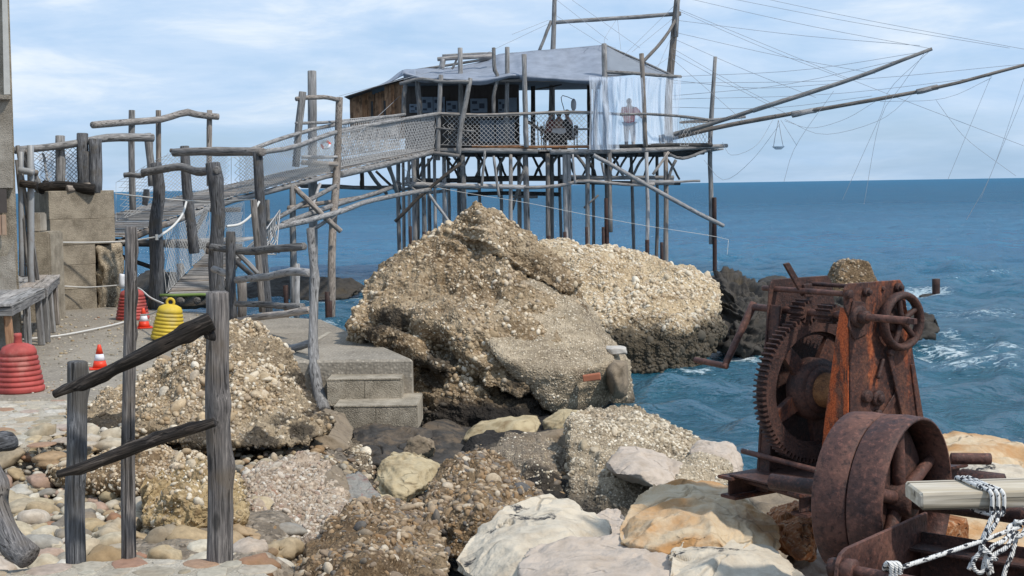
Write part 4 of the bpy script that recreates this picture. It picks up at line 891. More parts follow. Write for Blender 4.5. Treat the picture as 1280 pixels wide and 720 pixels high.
for px, r in [(506, .10), (524, .10), (538, .11), (562, .1), (575, .12), (600, .1), (627, .1), (650, .12), (691, .13), (700, .1), (742, .1), (758, .1), (790, .1), (822, .1)]:
    pile(px, random.uniform(49.5, 52.5), r, lean=random.uniform(-4, 4))
for px, y0, y1, d, r in [(758, 248, 322, 46.3, .13), (754, 284, 320, 46.2, .09), (733, 284, 316, 46.3, .08), (706, 290, 306, 46.3, .10), (809, 300, 322, 46.3, .12), (827, 303, 322, 46.3, .09), (530, 290, 300, 46.2, .10), (513, 283, 303, 46.2, .09), (686, 295, 306, 46.2, .10)]:
    a = at(px, y0, d); log('rusty_sleeve', [Vector((a.x, d, -.8)), a], r, M_PILE, T, n=6, rough=.03, wob=0)
pile(763, 46.3, .12, bot=at(763, 290, 46.3).z)
# right corner pole, standing free above the deck, with its rusty foot
RP = thing('corner_pole', xz(891, 49, 0), 'tall grey pole on a rusty foot at the right end of the platform', 'pole')
pl('pole', [(889, 305, 49), (889, 240, 49), (888, 180, 49), (894, 71, 49)], [.12, .13, .13, .10], M_WOOD, RP, wob=.02, n=10)
a = at(893, 247, 48.9); log('steel_foot', [Vector((a.x, 48.9, -1)), a], .12, M_PILE, RP, n=8, rough=.04, wob=0)
# deck edge beams
pl('deck_beam', [(688, 190, 46.2), (760, 189, 46.6), (840, 186, 47.6), (909, 182, 48.6)], [.14, .14, .13, .10], M_WOOD, T)
pl('deck_beam', [(545, 188, 46.2), (600, 188, 46.2), (672, 189, 46.3)], .13, M_WOOD, T)
pl('deck_beam', [(590, 183, 46.3), (680, 184, 46.3), (742, 183, 46.5)], .08, M_BROWN, T)
pl('deck_beam', [(735, 184, 46.9), (800, 182, 47.2), (890, 181, 48.2)], .10, M_DARKW, T)
pl('deck_beam', [(538, 190, 47.2), (700, 190, 47.4), (880, 188, 48.9)], .15, M_DARKW, T)
pl('deck_beam', [(540, 192, 50), (700, 192, 50), (880, 190, 51)], .15, M_DARKW, T)
pl('deck_beam', [(540, 193, 52.6), (700, 193, 52.6), (870, 193, 52.6)], .15, M_DARKW, T)
pl('edge_branch', [(837, 193, 47), (850, 198, 47), (868, 194, 47.5), (889, 186, 48.4)], .08, M_WOOD, T)
a0, a1 = at(540, 186, 46.25), at(905, 183, 48.45); nb = 34
for k in range(nb):
    f0 = (k + .5) / nb; p = a0.lerp(a1, f0); p.z = DK + random.uniform(-.012, .012); w = (a1.x - a0.x) / nb - .02
    board('deck_board', p, (p.x, 53, p.z), round(w, 2), .05, M_DECK, T, jit=k % 3)
for k in range(9):
    p = a0.lerp(a1, (k + .3) / 9); log('joist', [Vector((p.x, p.y + .1, DK - .13)), Vector((p.x + random.uniform(-.3, .3), 52.8, DK - .13))], .09, M_DARKW, T, n=6)
# lower tier of horizontals
for pts, r, m_ in [([(506, 230, 46.2), (560, 232, 46.2), (610, 233, 46.2), (657, 234, 46.3)], .12, M_PALE), ([(500, 237, 46.4), (540, 233, 46.2), (600, 236, 46.4)], .08, M_WOOD),
                   ([(656, 235, 46.2), (700, 232, 46.2), (730, 226, 46.2), (790, 231, 46.3), (818, 230, 46.5)], .09, M_PALE), ([(700, 221, 47.5), (760, 222, 47.5), (842, 222, 47.8)], .11, M_WOOD),
                   ([(790, 228, 47), (842, 228, 47)], .13, M_PALE), ([(836, 228, 47.4), (875, 226, 47.6)], .06, M_WOOD), ([(580, 224, 50), (660, 223, 50), (740, 224, 50)], .15, M_DARKW),
                   ([(512, 225, 50), (600, 226, 50.2)], .12, M_DARKW), ([(585, 243, 50), (640, 241, 50.5), (700, 243, 50)], .11, M_DARKW), ([(640, 246, 49), (672, 246, 49)], .08, M_WOOD), ([(700, 228, 51.5), (850, 229, 52)], .12, M_DARKW), ([(520, 243, 49), (560, 238, 49.5)], .09, M_WOOD)]:
    pl('cross_beam', pts, r, m_, T, knots=2)
# braces
for pts, r, m_ in [([(742, 194, 46), (800, 226, 46.3), (860, 260, 47), (904, 282, 48)], .11, M_PALE), ([(576, 204, 46), (535, 237, 45.9), (494, 277, 45.8)], .09, M_DARKW), ([(534, 240, 46), (550, 262, 46), (566, 284, 46)], .08, M_PALE),
                   ([(836, 190, 47), (816, 218, 47)], .07, M_PALE), ([(716, 193, 46), (717, 210, 46), (719, 229, 46)], .06, M_PALE), ([(606, 188, 46), (605, 210, 46), (602, 232, 46)], .07, M_WOOD), ([(617, 195, 46), (620, 222, 46), (624, 246, 46)], .07, M_WOOD),
                   ([(752, 203, 46.3), (757, 222, 46.3), (760, 230, 46.3)], .06, M_WOOD), ([(845, 200, 47.2), (838, 214, 47.2), (834, 232, 47.2)], .08, M_WOOD), ([(506, 222, 46.1), (516, 236, 46.1), (530, 247, 46.1)], .06, M_PALE), ([(470, 214, 46.5), (497, 240, 46.5)], .07, M_DARKW),
                   ([(484, 205, 48), (494, 230, 48), (500, 262, 48)], .10, M_DARKW), ([(656, 210, 47), (650, 228, 47), (640, 262, 47.5)], .09, M_WOOD), ([(748, 244, 47.4), (730, 260, 47.4)], .06, M_WOOD)]:
    pl('brace', pts, r, m_, T, wob=.03)
rb = random.Random(4)
for k in range(30):
    px = 505 + (835 - 505) * (k + .5) / 30; d = rb.choice([47.4, 48.6, 50, 51.2, 52.4]); s = rb.choice([-1, 1]) * rb.uniform(12, 22)
    pl('brace', [(px, 193, d), (px + s * .55, 207, d), (px + s, 224, d + .3)], rb.uniform(.055, .085), M_WOOD if k % 2 else M_DARKW, T, wob=.06)
# railing posts and rails at the front
rail = thing('platform_railing', xz(650, 46.2, DK), 'crooked log railing with rope netting along the front of the platform', 'railing')
for pts, r in [([(551, 94, 46.2), (549, 140, 46.1), (547, 200, 46)], .12), ([(588, 98, 46.1), (582, 130, 46), (575, 165, 45.9), (573, 194, 45.9)], .13), ([(655, 68, 46.2), (656, 120, 46.2), (658, 184, 46.2)], .13),
               ([(507, 106, 46.6), (505, 122, 46.6), (505, 143, 46.6)], .12), ([(522, 96, 46.6), (523, 120, 46.6), (525, 145, 46.6)], .14), ([(617, 60, 46.5), (618, 85, 46.4), (622, 97, 46.4), (617, 118, 46.4), (617, 142, 46.4)], .10), ([(634, 59, 46.7), (634, 100, 46.7), (633, 180, 46.7)], .12), ([(575, 60, 48), (576, 120, 48), (577, 182, 48)], .13),
               ([(755, 55, 46.6), (756, 98, 46.5), (757, 184, 46.5)], .14), ([(802, 67, 47), (804, 110, 47), (807, 183, 47)], .12)]:
    pl('post', pts, r, M_WOOD, rail, wob=.01, knots=3, n=9)
for pts, r in [([(500, 105, 46.3), (524, 99, 46.2), (552, 102, 46.1), (586, 102, 46)], .09), ([(547, 142, 46), (600, 144, 46.05), (655, 142, 46.1), (700, 140, 46.2), (745, 141, 46.3)], .075), ([(745, 141, 46.3), (780, 143, 46.5), (805, 142, 46.8), (850, 145, 47.2), (889, 150, 48.9)], .07), ([(545, 160, 46), (592, 164, 46)], .05), ([(850, 153, 47.3), (889, 152, 48.9)], .05), ([(537, 191, 45.9), (574, 195, 45.8)], .10)]:
    pl('rail', pts, r, M_WOOD, rail, wob=.02)
net('netting', [at(549, 144, 46.1), at(600, 146, 46.15), at(655, 144, 46.2)], [at(549, 181, 46.1), at(600, 182, 46.15), at(655, 181, 46.2)], .105, .017, M_NET, rail, seed=1)
net('netting', [at(656, 143, 46.2), at(700, 142, 46.3), at(737, 143, 46.35)], [at(656, 182, 46.2), at(700, 182, 46.3), at(737, 182, 46.35)], .105, .013, M_NET, rail, seed=2)
net('netting', [at(850, 147, 47.2), at(888, 152, 48.8)], [at(850, 182, 47.4), at(888, 183, 48.8)], .16, .014, M_NET, rail, seed=3)

# ------------------------------------------------------------------ hut
HU = thing('fishing_hut', xz(560, 50, DK), 'brown plank hut with grey notice panels under the tarpaulin on the platform', 'hut')
pa, pb = at(438, 150, 50.6), at(506, 150, 49.4)
for k in range(17):
    f0, f1 = k / 17, (k + 1) / 17; p = pa.lerp(pb, (f0 + f1) / 2); zt = EYE + (233.5 - (122 - 24 * (f0 + f1) / 2)) / FPX * p.y - .02
    d = 7 <= k <= 10
    w = (pb - pa).length / 17 - .012
    board('wall_plank' if not d else 'door_plank', (p.x, p.y + (.04 if d else 0), DK + .55), (p.x, p.y + (.04 if d else 0), zt - (.16 if d else 0)), round(w, 3), .03, M_BROWN, HU, up=(.2, 1, 0), jit=k % 3)
for p, q in ((pa.lerp(pb, 7 / 17), 0), (pa.lerp(pb, 11 / 17), 1)):
    board('door_frame', (p.x, p.y - .03, DK + .5), (p.x, p.y - .03, 6.15), .07, .05, M_DARKW, HU, up=(.2, 1, 0))
board('side_wall', (pa.x, pa.y + .05, DK + .5), (pa.x, pa.y + .05, 6.1), .03, .03, M_BROWN, HU, up=(.2, 1, 0))
wl = at(506, 150, 49.4); wr = at(646, 150, 49.4)
k = 0; x = wl.x
while x < wr.x:
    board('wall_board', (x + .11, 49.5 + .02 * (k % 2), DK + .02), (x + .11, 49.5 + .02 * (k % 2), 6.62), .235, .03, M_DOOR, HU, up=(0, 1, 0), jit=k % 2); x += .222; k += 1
def panel(x0, x1, y0, y1, d=49.3, pr=True):
    a, b = at(x0, y1, d), at(x1, y0, d); w, h = b.x - a.x, b.z - a.z; c = Vector(((a.x + b.x) / 2, d, a.z))
    o = board('notice_panel', c, c + Vector((0, 0, h)), round(w, 2), .04, M_PANEL, HU, up=(0, 1, 0))
    if pr:
        for (u, v, uw, vh) in ((.25, .62, .3, .2), (.68, .30, .3, .35), (.3, .15, .35, .12)):
            q = c + Vector(((u - .5) * w, -.032, v * h)); board('print_patch', q, q + Vector((0, 0, vh * h)), round(uw * w, 2), .006, M_PRINT, o, up=(0, 1, 0))
for a in ((512, 525, 130, 141), (527, 541, 121, 141), (542, 556, 121, 141), (558, 572, 126, 141), (588, 609, 123, 141), (623, 632, 124, 141)): panel(*a)
panel(600, 618, 150, 178, pr=False); panel(620, 643, 150, 178, pr=False); panel(636, 646, 122, 140, pr=False)
# roof boards of the hut, sloping up to the right
ra, rb_ = at(434, 123, 50.2), at(522, 88, 49)
for k in range(9):
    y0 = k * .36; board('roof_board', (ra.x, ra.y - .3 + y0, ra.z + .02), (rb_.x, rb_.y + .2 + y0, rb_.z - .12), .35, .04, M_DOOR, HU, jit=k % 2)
for pts, r in [([(547, 74, 48.6), (580, 72, 48.6), (615, 70, 48.7)], .12), ([(553, 70, 49.5), (615, 67, 49.5)], .09), ([(554, 74, 48.6), (552, 86, 48.6)], .16), ([(571, 74, 48.7), (565, 86, 48.7)], .06)]: pl('roof_log', pts, r, M_PALE, HU)

# tarpaulin over the deck
TP = thing('tarpaulin_roof', xz(650, 48, 6.4), 'pale grey tarpaulin stretched as a pitched roof over the platform deck', 'tarpaulin')
ex = [505, 530, 560, 600, 640, 656, 690, 725, 757]; ey = [90, 96, 97, 98, 93, 93, 96, 98, 97]; rx = [502, 530, 560, 598, 625, 655, 690, 725, 757]; ry = [88, 86, 85, 78, 68, 65, 62, 59, 56]
e1 = [at(a, b, 46.4) for a, b in zip(ex, ey)]; r1 = [at(a, b, 49.6) for a, b in zip(rx, ry)]
md_ = [p.lerp(q, .5) - Vector((0, 0, .12 + .08 * math.sin(i * 2.1))) for i, (p, q) in enumerate(zip(e1, r1))]
hem = [p + Vector((0, .03, -.16 - .06 * math.sin(i * 2.7))) for i, p in enumerate(e1)]
sheet('front_slope', [hem, e1, md_, r1], M_TARP, TP, thick=.02, fold=.09, foldf=18)
bk = [Vector((p.x, 52.6, 6.75)) for p in r1]; sheet('back_slope', [r1, bk], M_TARP, TP, thick=.02)
sheet('end_flap', [[at(757, 56, 49.5), at(757, 76, 48), at(757, 97, 46.45)], [at(795, 74, 49.8), at(798, 84, 48.6), at(800, 93, 47.1)], [at(838, 92, 50.5), at(840, 93, 49.2), at(842, 95, 48.0)]], M_TARPE, TP, thick=.02, fold=.05)
sheet('left_wing', [[at(463, 113, 50.2), at(485, 104, 49.8), at(505, 94, 49.2), at(520, 94, 46.6)], [at(463, 111, 50.9), at(485, 101, 50.6), at(503, 88, 50.2), at(520, 87, 49.4)]], M_TARP, TP, thick=.02)
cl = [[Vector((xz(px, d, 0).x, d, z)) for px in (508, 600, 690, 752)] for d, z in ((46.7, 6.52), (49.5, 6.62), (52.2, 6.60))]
sheet('underside_sheet', cl, M_TARPD, TP, sub=3, thick=.02)  # extra sheet giving the tarpaulin its dark underside
for pts, r in [([(757, 90, 46.5), (800, 92, 47), (851, 96, 48)], .09), ([(505, 99, 46.5), (580, 101, 46.5), (757, 100, 46.5)], .08), ([(757, 57, 49.4), (800, 76, 49.4), (840, 94, 48.2)], .06), ([(505, 90, 49.6), (650, 68, 49.6), (757, 58, 49.6)], .07)]: pl('roof_pole', pts, r, M_WOOD, TP)
for px, d in ((668, 50.5), (738, 50.5), (745, 52), (512, 52), (600, 52)): log('roof_post', [xz(px, d, DK), xz(px + 1, d, 6.6)], .13, M_DARKW, TP)
pl('strut', [(660, 152, 50), (690, 172, 50)], .09, M_WOOD, TP)
for px in (672, 680): pl('strut', [(px, 152, 50.5), (px + 1, 183, 50.5)], .03, M_DARKW, TP)
pl('string_of_bulbs', [(668, 112, 48), (676, 111, 48), (690, 108, 48), (702, 106, 48)], .04, M_DARKW, TP)

# plastic curtains
def curtain(x0, x1, yt, yb, d0, d1, label, seed, fold, ff, waist=0.0, cols=7, mat=None):
    rows = []
    for t in np.linspace(0, 1, 5):
        y = yt + (yb - yt) * t; r = []
        for c in range(cols):
            s = c / (cols - 1); px = x0 + (x1 - x0) * s; px += waist * math.sin(t * 3.0) * (1 - s) * (-1 if waist > 0 else 1) * .5 + 2 * math.sin(4 * t + c * 1.3)
            r.append(at(px, y, d0 + (d1 - d0) * s))
        rows.append(r)
    sheet('plastic_curtain', rows, mat or M_PLASTIC, None, sub=8, thick=0, fold=fold, foldf=ff, seed=seed, label=label, category='curtain', group='clear plastic curtains on the platform')
curtain(738, 775, 96, 187, 45.9, 46.2, 'outer bunched plastic curtain hanging down over the front edge beam of the platform', 3, .22, 9, 3)
curtain(741, 768, 97, 187, 46.1, 46.3, 'inner fold of the bunched plastic curtain, just behind the outer one', 8, .20, 12, 3, mat=M_CLEAR)
curtain(772, 806, 97, 177, 46.6, 47.0, 'clear plastic sheet in front of the person in red', 4, .07, 8, mat=M_CLEAR)
curtain(806, 850, 97, 181, 47.0, 48.0, 'clear plastic sheet at the right corner of the platform, its right edge blown out', 5, .09, 9, -10)

SLIM[0] = .8
# masts, booms and rigging
m1 = thing('mast', xz(691, 50, DK), 'slim mast rising behind the tarpaulin with a long crossbar', 'mast', 'masts of the fishing platform')
pl('pole', [(690, 184, 50), (690, 105, 50), (692, 40, 50), (694, -30, 50)], [.15, .13, .11, .10], M_WOOD, m1); pl('crossbar', [(694, 28, 50), (770, 23, 50), (851, 17, 50)], .09, M_WOOD, m1); pl('strut', [(689, 26, 50), (682, 45, 50), (674, 64, 50)], .07, M_WOOD, m1)
m2 = thing('mast', xz(838, 50, DK), 'thick mast at the right end of the platform above the boom roots', 'mast', 'masts of the fishing platform')
pl('pole', [(836, 186, 50), (836, 125, 50), (841, 60, 50), (849, -30, 50)], [.2, .17, .15, .12], M_WOOD, m2, knots=4); pl('strut', [(849, 17, 49.9), (830, 48, 49.5), (804, 77, 49)], .07, M_WOOD, m2)
pl('doubling_spar', [(847, 0, 49.8), (845, 46, 49.8)], .09, M_WOOD, m2)
b1 = thing('boom', at(848, 168, 48), 'shorter upper boom of two lashed poles reaching over the sea', 'boom', 'booms over the sea')
pl('pole', [(824, 172, 48), (880, 158, 47.8), (980, 125, 47.2)], [.10, .09, .08], M_WOOD, b1); pl('pole', [(941, 138, 47.3), (1060, 100, 46.5), (1165, 61, 45.8)], [.10, .09, .07], M_WOOD, b1)
b2 = thing('boom', at(848, 168, 48.5), 'longest boom running out of the picture at the right', 'boom', 'booms over the sea')
pl('pole', [(824, 176, 48.5), (900, 159, 48.3), (1030, 135, 47.6)], [.10, .10, .085], M_WOOD, b2); pl('pole', [(1000, 141, 47.7), (1160, 112, 46.6), (1300, 76, 45.8)], [.09, .08, .06], M_WOOD, b2)
for a, b in (((990, 143, 47.6), (1020, 138, 47.6)), ((1146, 115, 46.6), (1172, 109, 46.6))): pl('lashing', [a, b], .12, M_PALE, b2, rough=.2)
pl('short_spar', [(852, 153, 48.8), (932, 146, 48.5)], .06, M_WOOD, b2)
RG = 'thin rigging lines of the fishing platform'
ORD = ['first', 'second', 'third', 'fourth', 'fifth', 'sixth', 'seventh', 'eighth', 'ninth', 'tenth', 'eleventh', 'twelfth', 'thirteenth', 'fourteenth', 'fifteenth', 'sixteenth', 'seventeenth', 'eighteenth']
_lc = {}
def line(pts, label, r=.009, mat=M_LINE, name='rigging_line', group=RG):
    if group: _lc[label] = _lc.get(label, -1) + 1; label = label.replace('#', ORD[_lc[label]])
    pl(name, pts, r, mat, None, n=4, rough=0, wob=0, cap=False, seg=len(pts) * 3 if len(pts) > 2 else 2, label=label, category='line', group=group)
lab = '# highest start of the thin stay lines fanning right from the thick mast top'
for (ya, bx, by, bd) in [(-25, 1300, 65, 45.8), (-15, 1262, 60, 46), (-5, 1165, 61, 45.8), (10, 1300, 190, 46), (12, 1060, 100, 46.5), (25, 1150, 57, 46), (40, 1094, 92, 46.8), (48, 1020, 122, 47.2), (60, 970, 132, 47.3), (66, 985, 143, 47.6), (72, 930, 152, 48)]:
    line([(846 - ya * .1, ya, 49.9), ((846 + bx) / 2, (ya + by) / 2 + 3, (49.9 + bd) / 2), (bx, by, bd)], lab)
for (ya, bx, by, bd) in sorted([(96, 1165, 63, 45.8), (104, 1280, 80, 45.9), (120, 1120, 76, 46), (124, 1240, 95, 46.2), (134, 1090, 120, 46.8), (100, 1050, 104, 46.5)]):
    line([(838, ya, 49.9), ((838 + bx) / 2, (ya + by) / 2 + 8, (49.9 + bd) / 2), (bx, by, bd)], lab)
lab = '# of the slack lines hanging from the two booms towards the sea'
for pts in [[(1164, 62, 45.8), (1114, 109, 46), (1103, 139, 46), (1080, 190, 46), (1053, 250, 46)], [(1158, 63, 45.8), (1125, 110, 46), (1100, 150, 46), (1080, 255, 46)], [(1238, 97, 46.2), (1185, 224, 46)], [(1290, 95, 46), (1226, 248, 46)], [(1280, 98, 46), (1240, 215, 46), (1208, 275, 46)], [(1042, 114, 46.5), (995, 182, 46.5), (980, 227, 46.5)],
            [(981, 151, 47), (1014, 160, 47), (1056, 149, 46.8), (1094, 127, 46.6)], [(981, 149, 47), (1030, 168, 47), (1100, 150, 46.6), (1140, 118, 46.6)], [(1170, 125, 46), (1188, 150, 46), (1212, 177, 46), (1270, 220, 46)], [(966, 150, 47.6), (945, 182, 47), (915, 194, 47), (903, 178, 48)], [(976, 150, 47.6), (996, 182, 47.5)], [(880, 200, 48), (905, 225, 48), (940, 200, 47.6), (975, 155, 47.6)], [(1100, 127, 46.6), (1180, 123, 46.3), (1240, 97, 46.2)]]:
    line(pts, lab, r=.008)
lab = '# of the short stay lines crossing the sky left of the thick mast'
for pts in [[(640, 43, 49), (686, 25, 50)], [(600, 70, 49), (689, 28, 50)], [(770, 25, 50), (755, 52, 49), (770, 60, 49)], [(845, 20, 50), (790, 65, 49)], [(772, 25, 50), (776, 62, 49)], [(696, 0, 50), (760, 50, 49)], [(696, 20, 50), (757, 58, 49)], [(838, 70, 50), (800, 98, 48)], [(842, 40, 50), (822, 85, 49)], [(845, 5, 50), (777, 72, 49)], [(715, 0, 50), (800, 60, 49.5)], [(424, 120, 36), (560, 84, 47)], [(440, 175, 36), (500, 120, 49)], [(690, 108, 50), (735, 60, 49)]]:
    line(pts, lab, r=.008)
line([(501, 207, 46), (538, 232, 46), (661, 254, 46), (720, 266, 46), (800, 281, 46), (912, 300, 46), (909, 318, 46)], 'thin pale cord sagging across the stilts under the platform', r=.009, mat=M_ROPE, name='cord', group=None)
lp = thing('hanging_lamp', at(973, 183, 47.6), 'small white bowl lamp hanging under the longest boom', 'lamp')
bmL = bmesh.new(); bmesh.ops.create_cone(bmL, cap_ends=True, segments=16, radius1=.10, radius2=.22, depth=.10); meL = bpy.data.meshes.new('shade'); bmL.to_mesh(meL); bmL.free(); meL.materials.append(M_WHITE)
ob('shade', meL, Matrix.Translation(at(973, 185, 47.6)), lp)
for dx in (-6, 6): pl('hanger', [(973, 150, 47.6), (973 + dx, 183, 47.6)], .012, M_LINE, lp, n=4)

# table and chairs at the deck, people
def person(loc, facing, joints, radii, edges, label, shirt, trousers=None):
    root = thing('person', loc, label, 'person', rot=Matrix.Rotation(facing, 3, 'Z'))
    def skin(name, js, es, rad, mat, lvl=2):
        bm = bmesh.new(); ly = bm.verts.layers.skin.verify(); d = {}
        for j in js:
            v = bm.verts.new(Vector(joints[j])); v[ly].radius = (rad[j], rad[j] * (.8 if j in ('chest', 'belly', 'hip') else 1)); v[ly].use_root = (j == js[0]); d[j] = v
        for a, b in es: bm.edges.new((d[a], d[b]))
        me = bpy.data.meshes.new(name); bm.to_mesh(me); bm.free(); me.materials.append(mat)
        o = ob(name, me, WM[root.name].copy(), root); o.modifiers.new('skin', 'SKIN').use_smooth_shade = True; s_ = o.modifiers.new('sub', 'SUBSURF'); s_.levels = lvl; s_.render_levels = lvl
    skin('body', ['hip'] + [j for j in joints if j != 'hip'], edges, radii, M_SKIN)
    up = ['belly', 'hip', 'chest', 'sl', 'sr', 'el', 'er']; rr_ = {k: radii[k] * 1.22 + .008 for k in radii}
    skin('shirt', up, [('hip', 'belly'), ('belly', 'chest'), ('chest', 'sl'), ('chest', 'sr'), ('sl', 'el'), ('sr', 'er')], rr_, shirt)
    dn = ['hip', 'kl', 'kr', 'fl', 'fr', 'hl', 'hr']; skin('trousers', dn, [('hip', 'hl'), ('hip', 'hr'), ('hl', 'kl'), ('hr', 'kr'), ('kl', 'fl'), ('kr', 'fr')], rr_, trousers or M_CLOTHB)
    h = Vector(joints['head']); V, F_ = ico(3); V = V.copy(); V = V * [.096, .108, .115] + np.array(h + Vector((0, -.018, .035))); ob('hair', mesh_np('hair', V, F_, M_HAIR), WM[root.name].copy(), root)
BE = [('hip', 'belly'), ('belly', 'chest'), ('chest', 'neck'), ('neck', 'head'), ('chest', 'sl'), ('chest', 'sr'), ('sl', 'el'), ('sr', 'er'), ('el', 'wl'), ('er', 'wr'), ('hip', 'hl'), ('hip', 'hr'), ('hl', 'kl'), ('hr', 'kr'), ('kl', 'fl'), ('kr', 'fr'), ('fl', 'tl'), ('fr', 'tr'), ('wl', 'nl'), ('wr', 'nr')]
BR = dict(hip=.14, belly=.135, chest=.15, neck=.055, head=.10, sl=.07, sr=.07, el=.048, er=.048, wl=.034, wr=.034, hl=.10, hr=.10, kl=.068, kr=.068, fl=.042, fr=.042, tl=.035, tr=.035, nl=.036, nr=.036)
BIG = dict(BR); BIG.update(chest=.19, belly=.165, hip=.165, sl=.095, sr=.095, el=.062, er=.062, head=.115)
stand = dict(hip=(0, 0, .95), belly=(0, 0, 1.12), chest=(0, 0, 1.38), neck=(0, .0, 1.53), head=(0, .02, 1.66), sl=(-.20, .02, 1.42), sr=(.22, .02, 1.40), el=(-.24, .16, 1.20), er=(.40, .02, 1.20), wl=(-.10, .36, 1.16), wr=(.52, .10, 1.04), nl=(-.04, .43, 1.17), nr=(.56, .14, 1.00), hl=(-.1, 0, .88), hr=(.1, 0, .88), kl=(-.11, .03, .5), kr=(.13, .03, .5), fl=(-.11, 0, .08), fr=(.14, 0, .08), tl=(-.12, .16, .04), tr=(.15, .16, .04))
sit = dict(hip=(0, 0, .52), belly=(0, .01, .70), chest=(0, .05, .96), neck=(0, .08, 1.12), head=(0, .11, 1.25), sl=(-.19, .05, 1.0), sr=(.19, .05, 1.0), el=(-.26, .20, .80), er=(.26, .20, .80), wl=(-.18, .42, .80), wr=(.16, .42, .80), nl=(-.15, .50, .80), nr=(.13, .50, .80), hl=(-.1, .04, .50), hr=(.1, .04, .50), kl=(-.13, .44, .50), kr=(.13, .44, .50), fl=(-.13, .42, .10), fr=(.13, .42, .10), tl=(-.13, .58, .05), tr=(.13, .58, .05))
person(xz(788, 49.6, DK + .03), math.radians(-12), stand, BIG, BE, 'person in a red shirt standing behind the clear plastic sheet, seen from behind', M_SHIRT, plain('pale_trouser_cloth', (.50, .50, .52), .9))
person(xz(714, 48.6, DK + .03), math.radians(70), sit, BR, BE, 'person in black sitting at the white table on the platform', M_CLOTHB)
person(xz(687, 48.6, DK + .03), math.radians(-80), sit, BR, BE, 'person in dark red sitting left of the white table on the platform', plain('dark_red_cloth', (.16, .05, .05), .9))
person(xz(700, 49.4, DK + .03), math.radians(-170), sit, BR, BE, 'person sitting on the far side of the white table on the platform', plain('brown_cloth', (.14, .09, .07), .9))
tb = thing('table', xz(708, 48.7, DK + .03), 'small table under a white cloth behind the netting of the platform', 'table')
c = xz(708, 48.3, DK); board('tabletop', (c.x - .75, 48.9, DK + .76), (c.x + 1.0, 48.9, DK + .76), .7, .04, M_PALE, tb); 
for dx in (-.65, .9):
    for dy in (48.65, 49.15): board('leg', (c.x + dx, dy, DK + .03), (c.x + dx, dy, DK + .74), .06, .06, M_WOOD, tb, up=(0, 1, 0))
sheet('cloth', [[Vector((c.x - .5 + .22 * k, 48.5 + .02 * (k % 2), DK + z)) for k in range(5)] for z in (.42, .6, .79)], M_CLOTHW, tb, sub=3, thick=.01)
for k, (px, rz, lb) in enumerate(((714, 70, 'dark chair under the person in black'), (687, -80, 'dark chair under the person in dark red'), (700, -170, 'dark chair on the far side of the white table'))):
    o_ = xz(px, 48.6 if k < 2 else 49.4, DK + .03); ch = thing('chair', o_, lb, 'chair', 'chairs round the platform table', rot=Matrix.Rotation(math.radians(rz), 3, 'Z')); Mw = WM[ch.name]
    block('seat', (-.2, -.2, .40), (.2, .2, .44), M_DARKW, ch, Mw); block('backrest', (-.2, -.24, .5), (.2, -.21, .85), M_DARKW, ch, Mw)
    for sx in (-.18, .15):
        for sy in (-.22, .15): block('leg', (sx, sy, 0), (sx + .03, sy + .03, .5 if sy < 0 else .40), M_DARKW, ch, Mw, ch=.004)
lt = thing('lantern', at(717, 130, 49), 'white lantern on a thin bent rod above the person in black', 'lantern'); pl('rod', [(706, 141, 49), (702, 120, 49), (716, 124, 49)], .016, M_DARKW, lt)
V, F_ = ico(2); ob('glass', mesh_np('glass', V * [.10, .10, .22], F_, M_WHITE), Matrix.Translation(at(717, 131, 49)), lt)
for (px, py, d, lb) in ((407, 181, 35.6, 'red and white lifebuoy lying on the small side deck of the walkway'),):
    bm = bmesh.new(); me = bpy.data.meshes.new('ring'); V, Fs = [], []
    for i in range(20):
        for j in range(8):
            t, q = i / 20 * 6.283, j / 8 * 6.283; V.append(((.10 + .035 * math.cos(q)) * math.cos(t), .035 * math.sin(q), (.10 + .035 * math.cos(q)) * math.sin(t))); Fs.append((i * 8 + j, ((i + 1) % 20) * 8 + j, ((i + 1) % 20) * 8 + (j + 1) % 8, i * 8 + (j + 1) % 8))
    me = mesh_py('lifebuoy', V, Fs, M_WHITE, True); me.materials.append(M_CONE)
    for p in me.polygons: p.material_index = 1 if (p.index // 8) % 10 < 4 else 0
    ob('lifebuoy', me, Matrix.Translation(at(px, py, d)) @ Matrix.Rotation(-.5, 4, 'X'), None, label=lb, category='lifebuoy')

SLIM[0] = .80
# ------------------------------------------------------------------ the long walkway
WK = thing('footbridge', at(300, 245, 31), 'long rising plank footbridge from the pier to the fishing platform', 'footbridge')
NE = [(150, 297, 27), (206, 274, 28.2), (289, 245, 30.8), (367, 226, 33.6), (420, 213, 36.4), (480, 200, 41), (545, 186.5, 46.6)]
near = [at(*p) for p in NE]
def perp(i): 
    d = (near[min(i + 1, len(near) - 1)] - near[max(i - 1, 0)]); return Vector((-d.y, d.x, 0)).normalized()
wid = 1.35; far_ = [p + perp(i) * wid * (1.25 if i < 2 else 1) for i, p in enumerate(near)]
def along(L_, t):
    k = min(int(t), len(L_) - 2); return L_[k].lerp(L_[k + 1], t - k)
nP = 150
cum = [0]
for i in range(len(near) - 1): cum.append(cum[-1] + (near[i + 1] - near[i]).length)
for k in range(nP):
    s = (k + .5) / nP * cum[-1]; i = max(j for j in range(len(near) - 1) if cum[j] <= s); t = i + (s - cum[i]) / (cum[i + 1] - cum[i])
    a, b = along(near, t), along(far_, t); j = random.uniform(-.04, .04)
    board('plank', a + (a - b).normalized() * (.05 + j) + Vector((0, 0, random.uniform(-.008, .008))), b, .135, .03, M_DECK, WK, jit=k % 3)
for i in range(len(near) - 1):
    dz = Vector((0, 0, .10)); log('beam', [near[i] - dz, near[i + 1] - dz], .085, M_WOOD, WK, n=8); log('beam', [far_[i] - dz, far_[i + 1] - dz], .08, M_DARKW, WK, n=6)
